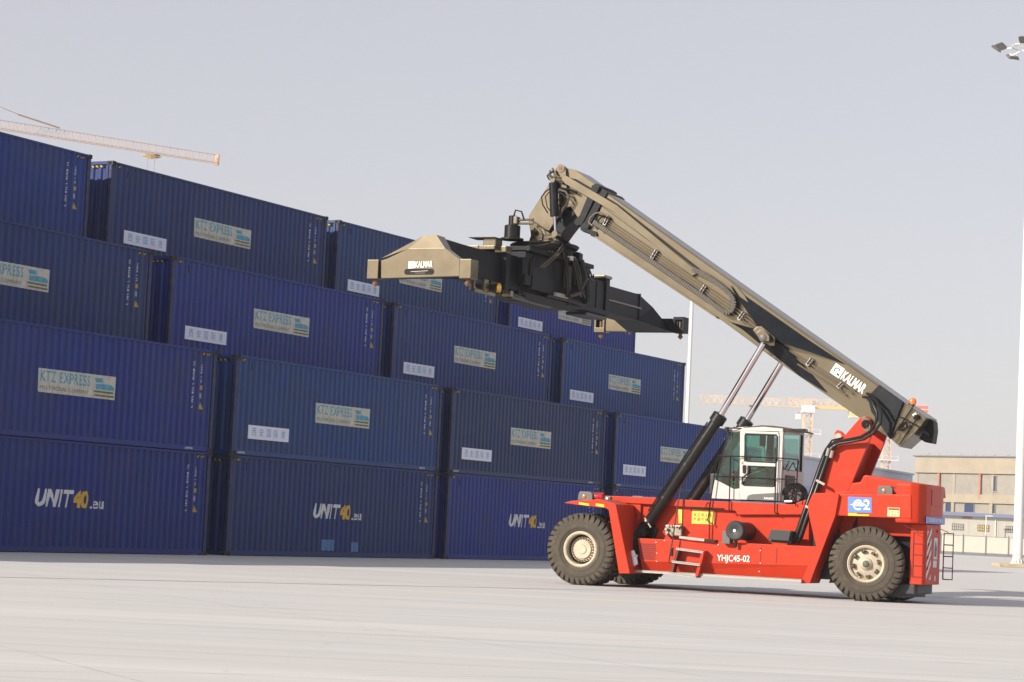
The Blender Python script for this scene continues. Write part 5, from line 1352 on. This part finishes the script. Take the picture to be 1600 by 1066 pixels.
# ------------------------------------------------------------------ light masts
def light_mast(loc, h, r0, r1, label, plinth, lamps=True):
    root = empty('light_mast', loc, label=label, category='light mast', group='tall white floodlight masts')
    m = MB(); N_ = 14
    m.tube([(0, 0, 0.25 + (h - 0.25) * i / N_) for i in range(N_ + 1)], [r0 + (r1 - r0) * i / N_ for i in range(N_ + 1)], 'mastw', 20)
    for i in (4, 8, 11): m.tube([(0, 0, h * i / N_ - 0.15), (0, 0, h * i / N_ + 0.15)], (r0 + (r1 - r0) * i / N_) * 1.05, 'mastw', 20)
    m.build('pole', root)
    f = MB()
    for i in range(12):
        a = i * PI / 6
        f.hexa([(math.cos(a) * r0, math.sin(a) * r0, 0.25), (math.cos(a) * (r0 + 0.13), math.sin(a) * (r0 + 0.13), 0.25), (math.cos(a + .05) * (r0 + 0.13), math.sin(a + .05) * (r0 + 0.13), 0.25), (math.cos(a + .05) * r0, math.sin(a + .05) * r0, 0.25),
                (math.cos(a) * r0, math.sin(a) * r0, 0.55), (math.cos(a) * (r0 + 0.01), math.sin(a) * (r0 + 0.01), 0.55), (math.cos(a + .05) * (r0 + 0.01), math.sin(a + .05) * (r0 + 0.01), 0.55), (math.cos(a + .05) * r0, math.sin(a + .05) * r0, 0.55)], 'mastw')
    f.lathe([(0.24, r0 * 0.5), (0.24, r0 + 0.16), (0.29, r0 + 0.16), (0.29, r0 * 0.5)], 'mastw', (0, 0, 0), 20, 'Z')
    f.build('base_flange', root)
    if plinth:
        MB().box(-1.35, 1.9, -1.2, 1.2, 0, 0.25, 'plinth', 0.03).build('plinth', root)
    else:
        MB().box(-1.2, 1.2, -1.2, 1.2, 0, 0.24, 'plinth', 0.03).build('plinth', root)
    # crown ring, dome cap and floodlights on arms
    c = MB(); c.lathe([(0, r1 * 2.6), (0.25, r1 * 2.9), (0.55, r1 * 2.2), (0.75, r1 * 0.9), (0.8, 0.02)], 'mastw', (0, 0, h + 0.55), 20, 'Z')
    c.lathe([(0, r1 * 2.6), (0.0, 0.02)], 'grey', (0, 0, h + 0.55), 20, 'Z')
    c.tube([(0, 0, h - 0.1), (0, 0, h + 0.6)], r1 * 0.55, 'grey', 10)
    c.build('cap', root)
    if lamps:
        rg = MB(); Rr = 1.35
        rg.tube([(Rr * math.cos(i * PI / 12), Rr * math.sin(i * PI / 12), h + 0.15) for i in range(25)], 0.045, 'mastw', 6)
        for i in range(4): rg.bar((0, 0, h), (Rr * math.cos(i * PI / 2 + .3), Rr * math.sin(i * PI / 2 + .3), h + 0.15), 0.08, 0.08, 'mastw')
        rg.build('lamp_ring', root)
        for i in range(8):
            a = i * PI / 4 + 0.35
            q = Vector((math.cos(a), math.sin(a), 0)); p0 = q * Rr + Vector((0, 0, h + 0.15)); p1 = q * (Rr + 0.95) + Vector((0, 0, h + 0.02))
            fl = MB(); fl.bar(p0, p1, 0.07, 0.07, 'mastw')
            fb = fl.build('lamp_arm', root)
            t = Vector((-q.y, q.x, 0)); dn = (q * 0.55 + Vector((0, 0, -0.83))).normalized(); si = dn.cross(t).normalized()
            if i % 2: p1 = p1 + Vector((0, 0, 0.22))
            hd = MB()
            vs = []
            for dd, ww in ((0.0, 0.22), (0.16, 0.28)):
                for a1, b1 in ((-1, -1), (1, -1), (1, 1), (-1, 1)): vs.append(p1 + dn * (dd + 0.03) + t * (0.30 * a1 * ww / 0.22) + si * (b1 * ww))
            hd.hexa(vs, 'grey')
            for k2 in range(5):
                e = p1 + dn * 0.0 + t * (-0.22 + 0.11 * k2)
                hd.bar(e - si * 0.16, e + si * 0.16, 0.02, 0.07, 'mastw')
            hh = hd.build('floodlight', root)
    return root
light_mast((32.36, 145.0, 0), 33.0, 0.62 / 2, 0.44 / 2, 'tall white floodlight mast on a low tan plinth at the right edge', True)
light_mast((21.75, 280.0, 0), 31.5, 0.52 / 2, 0.44 / 2, 'slim white mast rising behind the container stack, its top hidden by the boom', False)

# ------------------------------------------------------------------ tower cranes
def truss(mb, p, q, w, h, bays, r, k, tri=True, k2=None):
    """triangular (apex up) or square lattice from p to q"""
    p = Vector(p); q = Vector(q); t = (q - p); Ln = t.length; t.normalize()
    up = Vector((0, 0, 1)) if abs(t.z) < 0.9 else Vector((0, 1, 0))
    s = t.cross(up).normalized(); u = s.cross(t).normalized()
    if tri: offs = [s * (-w / 2), s * (w / 2), u * h]
    else: offs = [s * (-w / 2) - u * h / 2, s * (w / 2) - u * h / 2, s * (w / 2) + u * h / 2, s * (-w / 2) + u * h / 2]
    for i, o in enumerate(offs):
        mb.bar(p + o, q + o, r * 2, r * 2, k)
    n = len(offs)
    for b in range(bays + 1):
        c = p + t * (Ln * b / bays)
        for i in range(n):
            a, d = offs[i], offs[(i + 1) % n]
            if b == 0 or b == bays or True:
                mb.bar(c + a, c + d, r, r, k)
            if b < bays:
                c2 = p + t * (Ln * (b + 1) / bays); cm = p + t * (Ln * (b + 0.5) / bays)
                if tri and i != 0:
                    top = d if i == 1 else a; bot = a if i == 1 else d
                    mb.bar(c + bot, cm + top, r * 1.1, r * 1.1, k); mb.bar(cm + top, c2 + bot, r * 1.1, r * 1.1, k)
                else:
                    mb.bar(c + a, c2 + d, r * 1.1, r * 1.1, k2 or k)

def near_crane():
    tip = Vector((-44.4, 334.0, 51.5)); p0 = Vector((-71.4, 312.0, 51.5)); d = (p0 - tip).normalized()
    base = tip + d * 62.0
    root = empty('tower_crane', (base.x, base.y, 0), math.atan2(-d.y, -d.x),
                 label='orange buff tower crane whose long lattice jib reaches over the left container stack', category='crane', group='tower cranes')
    j = MB(); truss(j, (0.9, 0, 51.5), (62, 0, 51.5), 1.15, 1.22, 50, 0.030, 'cranew')
    j.box(61.95, 62.15, -0.4, 0.4, 51.2, 52.8, 'cranew')
    j.build('jib', root, smooth=0)
    t = MB(); x0 = 62 - 25.8
    t.bar((x0, 0, 52.95), (x0 - 6.5, 0, 53.9), 0.16, 0.2, 'cranew'); t.tube([(x0 - 6.3, 0, 53.9), (1.0, 0, 60.2)], 0.05, 'cranew', 5)
    t.box(x0 - 16.2, x0 - 15.4, -0.1, 0.1, 55.2, 55.5, 'grey'); t.build('tie_bar', root, smooth=0)
    tr = MB(); xt = 62 - 10.9
    truss(tr, (xt - 1.2, 0, 51.0), (xt + 1.2, 0, 51.0), 1.5, 0.25, 2, 0.05, 'craney')
    tr.box(xt - 0.5, xt + 0.3, -0.5, 0.5, 50.7, 51.2, 'craney'); tr.box(xt + 0.4, xt + 1.1, -0.4, 0.4, 50.9, 51.35, 'grey')
    tr.build('trolley', root, smooth=0)
    c = MB()
    for dx in (-0.6, 0.5): c.tube([(xt + dx, 0, 51), (xt + dx * 0.7, 0, 24)], 0.02, 'grey', 4)
    c.build('hoist_cable', root)
    hk = MB(); hk.box(xt - 0.5, xt + 0.45, -0.25, 0.25, 23.0, 24.0, 'craney', 0.05); hk.build('hook_block', root)
    m = MB(); truss(m, (0, 0, 0), (0, 0, 51), 1.8, 1.8, 26, 0.09, 'cranew', tri=False); m.build('mast', root, smooth=0)
    a = MB(); truss(a, (0, 0, 51), (0, 0, 60.2), 0.9, 0.9, 5, 0.06, 'cranew', tri=False); a.build('apex', root, smooth=0)
    k = MB(); truss(k, (-14, 0, 51.3), (-0.9, 0, 51.3), 1.3, 1.0, 8, 0.06, 'cranew'); k.build('counter_jib', root, smooth=0)
    b = MB(); b.box(-14.5, -12, -1, 1, 48.8, 51.2, 'conc', 0.05); b.build('counterweight', root)
    cb = MB(); cb.box(0.9, 2.4, -1.9, -0.6, 48.9, 51, 'cranewh', 0.1); cb.build('cab', root)
near_crane()

def far_crane(loc, rz, zj, jl, cj, label, ballast, mast_w=1.8, trolley=None, yellow=False):
    root = empty('tower_crane', loc, rz, label=label, category='crane', group='tower cranes')
    m = MB(); truss(m, (0, 0, 0), (0, 0, zj - 1.0), mast_w, mast_w, int(zj / 1.7), 0.13, 'cranef', tri=False); m.build('mast', root, smooth=0)
    for i, z in enumerate((0.45, 0.62, 0.80)):
        c = MB(); zz = zj * z
        c.box(-mast_w * 1.15, mast_w * 1.5, -mast_w, mast_w, zz, zz + 0.2, 'cranewh'); c.tube([(mast_w * 1.5, -mast_w, zz + 1.1), (-mast_w * 1.1, -mast_w, zz + 1.1)], 0.05, 'cranewh', 4)
        c.tube([(mast_w * 1.5, -mast_w, zz), (mast_w * 1.5, -mast_w, zz + 1.1)], 0.05, 'cranewh', 4)
        c.build('service_platform', root, smooth=0)
    j = MB(); truss(j, (-jl, 0, zj), (-1, 0, zj), 1.3, 1.7, max(8, int(jl / 1.7)), 0.085, 'cranef'); j.build('jib', root, smooth=0)
    k = MB(); k.box(1, cj, -0.7, 0.7, zj - 0.1, zj + 0.45, 'craney' if yellow else 'cranewh'); truss(k, (1, 0, zj + 0.4), (cj, 0, zj + 0.4), 1.2, 1.1, max(4, int(cj / 2)), 0.07, 'cranef')
    k.build('counter_jib', root, smooth=0)
    s = MB(); s.box(-1.5, 1.5, -1.4, 1.4, zj - 1.2, zj + 0.5, 'cranewh', 0.1); s.box(-0.9, 0.9, -0.9, 0.9, zj + 0.4, zj + 1.9, 'cranef', 0.05); s.build('slewing_platform', root)
    b = MB(); b.box(cj - 2.6, cj, -1.1, 1.1, zj - 1.9, zj + 1.3, ballast, 0.05)
    for q in range(3): b.box(cj - 2.7, cj + 0.1, -1.15, 1.15, zj - 1.7 + q, zj - 1.55 + q, 'cranewh')
    b.build('counterweight', root)
    cb = MB(); cb.box(-2.6, -1.4, 0.9, 2.2, zj - 2.8, zj - 0.9, 'cranewh', 0.1); cb.build('cab', root)
    if trolley:
        t = MB(); t.box(trolley - 0.8, trolley + 0.8, -0.7, 0.7, zj - 0.5, zj - 0.1, 'grey'); t.build('trolley', root)
    return root
far_crane((70.2, 540, 0), R(3), 31.3, 25.5, 12.5, 'hazy yellow orange tower crane right behind the cab of the red machine', 'craney', 1.9, -13, True)
far_crane((98.8, 600, 0), R(2), 35.2, 26.0, 10.4, 'hazy tower crane with pink red counterweight showing just right of the boom tail', 'cranered', 1.9)

# ------------------------------------------------------------------ buildings on the right
def concrete_building():
    # wall runs from left end to right; local x along the facade, y into the building
    p0 = Vector((61.36, 346.0, 0)); p1 = Vector((72.9, 332.0, 0)); d = (p1 - p0).normalized()
    root = empty('unfinished_building', p0, math.atan2(d.y, d.x), label='bare tan concrete building with grey block infill, dark windows and red vertical strips', category='building')
    Ln = 34.0; H_ = 14.0
    w = MB()
    w.box(0, Ln, 0.35, 14, 0, 13.85, 'block')
    w.build('infill_wall', root, smooth=0)
    fr = MB()
    for z0, z1 in ((11.6, H_), (7.3, 8.55)): fr.box(0, Ln, 0.0, 0.348, z0, z1, 'conc')
    x = 0.0
    while x < Ln:
        fr.box(x, x + 0.55, 0.05, 0.348, 0, 7.3, 'conc'); fr.box(x, x + 0.45, 0.25, 0.348, 8.55, 11.6, 'conc'); x += 7.1
    fr.build('concrete_frame', root, smooth=0)
    r = MB(); r.box(-0.3, Ln + 0.3, -0.25, 14.2, H_, H_ + 0.18, 'kerb')
    rnd = random.Random(2)
    for i in range(16): r.tube([(i * 2.1 + rnd.random(), 0, H_ + 0.18), (i * 2.1 + rnd.random(), 0, H_ + 0.3 + rnd.random() * 0.3)], 0.03, 'kerb', 4)
    r.build('roof', root, smooth=0)
    for x in (4.4, 12.1): 
        q = MB()
        for zz in range(18):
            q.box(x + 0.12 * (zz % 2), x + 0.42, -0.02, 0.12, 8.0 + zz * 0.21, 8.0 + zz * 0.21 + 0.16, 'redpipe')
        q.build('red_vertical_strip', root, smooth=0)
    for x0, x1, z0, z1 in ((14.2, 15.15, 9.1, 11.3), (5.95, 7.5, 5.9, 7.2), (9.5, 11.25, 5.9, 7.2), (14.2, 15.1, 5.9, 7.2), (19.8, 21.4, 8.2, 11.3), (19.8, 21.3, 5.9, 7.1), (24, 25.2, 9.1, 11.3), (27, 28.4, 5.9, 7.2), (30, 31.2, 9.1, 11.3), (1.9, 3.0, 5.9, 7.1)):
        f = MB(); f.box(x0, x1, 0.30, 0.347, z0, z1, 'winblue'); wdw = f.build('window', root, smooth=0)
        s = MB()
        for a, b, c, e in ((x0 - .08, x0, z0, z1), (x1, x1 + .08, z0, z1), (x0 - .08, x1 + .08, z0 - .12, z0), (x0 - .08, x1 + .08, z1, z1 + .1)): s.box(a, b, 0.2, 0.346, c, e, 'conc')
        s.build('reveal', wdw, smooth=0)
concrete_building()

def site_cabins():
    p0 = Vector((54.6, 290.0, 0))
    root = empty('site_cabin_row', p0, R(0), label='long white panel cabin row with blue grey roof strip in front of the unfinished building', category='cabins')
    Ln = 34
    w = MB(); w.box(0, Ln, 0, 6, 0, 4.75, 'cabin')
    x = 0
    while x < Ln: w.box(x - 0.03, x + 0.03, -0.02, 0.0, 0, 4.7, 'fencep'); x += 1.9
    w.build('wall', root, smooth=0)
    r = MB(); r.box(-0.4, Ln + 0.4, -0.5, 6.5, 4.76, 5.2, 'cabroof'); r.build('roof', root, smooth=0)
    for x0, k in ((1.75, 'fencep'), (4.95, 'warm'), (8.5, 'fencep'), (11.8, 'warm'), (15.2, 'fencep'), (19, 'warm')):
        f = MB(); f.box(x0, x0 + 1.45, -0.05, -0.01, 3.0, 3.75, k)
        fw = f.build('window', root, smooth=0)
        b = MB()
        for i in range(6): b.box(x0 + i * 0.27, x0 + i * 0.27 + 0.05, -0.09, -0.055, 3.0, 3.75, 'grey')
        for z in (3.0, 3.36, 3.72): b.box(x0, x0 + 1.45, -0.09, -0.056, z, z + 0.04, 'grey')
        b.build('window_bars', fw, smooth=0)
    s = MB(); s.box(3.0, 4.3, -0.06, -0.01, 4.45, 4.68, 'redpipe'); s.build('red_name_board', root, smooth=0)
    dp = MB()
    for x in (7.2, 10.6): dp.tube([(x, -0.08, 0), (x, -0.08, 4.7)], 0.05, 'cabroof' if x > 8 else 'cranewh', 5)
    dp.build('downpipe', root)
    l = MB(); l.tube([(5.6, -2.0, 0), (5.6, -2.0, 4.9)], 0.05, 'cranewh', 6); l.box(5.5, 6.4, -2.1, -1.9, 4.85, 4.95, 'cranewh'); o = l.build('lamp_post', None)
    o.location = p0; o['label'] = 'slim white lamp post standing in front of the white cabins'; o['category'] = 'lamp post'
site_cabins()

def fence():
    p0 = Vector((46.0, 266.0, 0)); p1 = Vector((66.0, 261.0, 0)); d = p1 - p0; Ln = d.length
    root = empty('yard_fence', p0, math.atan2(d.y, d.x), label='low cream panel fence with dark posts on a grey kerb in front of the cabins', category='fence')
    n = 8; st = 2.54
    o_ = 6.9 % st
    k = MB(); k.box(-10, Ln + 6, 0, 0.35, 0, 0.36, 'kerb'); k.build('kerb', root, smooth=0)
    pm = MB(); pm.box(-0.05, 0.05, -0.06, 0.1, 0.2, 2.45, 'fencepost'); first = None
    pl = MB(); pl.box(0.05, st - 0.05, 0.02, 0.06, 0.36, 2.2, 'fencep'); pl.box(0.05, st - 0.05, 0.0, 0.08, 2.2, 2.25, 'fencepost')
    pp = pm.build('post', root, smooth=0); qq = pl.build('panel', root, smooth=0)
    for i in range(-4, 10):
        a = pp if i == -4 else pp.copy(); b = qq if i == -4 else qq.copy()
        if i != -4: COL.objects.link(a); COL.objects.link(b)
        a.location = (o_ + i * st, 0, 0); b.location = (o_ + i * st, 0, 0)
fence()

def shed():
    p0 = Vector((20.5, 264.0, 0)); p1 = Vector((65.08, 367.0, 0)); d = (p1 - p0).normalized()
    root = empty('distant_warehouse', p0, math.atan2(d.y, d.x), label='long low blue grey warehouse fading in the haze behind the red machine', category='warehouse')
    Ln = 111
    w = MB(); w.box(0, Ln, 0, 14, 0, 11.7, 'shed'); w.build('wall', root, smooth=0)
    r = MB(); r.prism([(-.3, 11.71), (14.3, 11.71), (14.3, 12.0), (7, 12.5), (-.3, 12.0)], 0, Ln, 'shed')
    ro = MB(); ro.add([(b, a, c) for (a, b, c) in r.v], [f[::-1] for f in r.f], 'shed'); ro.build('roof', root, smooth=0)
    for x in range(4, 106, 9):
        f = MB(); f.box(x, x + 4.5, -.12, -.01, 0.2, 8.0, 'shed2'); f.build('door', root, smooth=0)
shed()

# ------------------------------------------------------------------ haze
hz = MB(); hz.box(-500, 500, -40, 900, -1, 64, 'black')
ho = hz.build('haze', smooth=0, kind='stuff', label='pale warm haze lying over the whole yard', category='haze')
hm = bpy.data.materials.new('haze_air'); hm.use_nodes = True
nt = hm.node_tree; nt.nodes.remove(nt.nodes['Principled BSDF'])
pv = nt.nodes.new('ShaderNodeVolumePrincipled'); pv.inputs['Color'].default_value = (0.92, 0.93, 0.97, 1)
pv.inputs['Density'].default_value = 0.00028; pv.inputs['Anisotropy'].default_value = 0.0
nt.links.new(pv.outputs[0], nt.nodes['Material Output'].inputs['Volume'])
ho.data.materials.clear(); ho.data.materials.append(hm)
scene.cycles.volume_bounces = 0
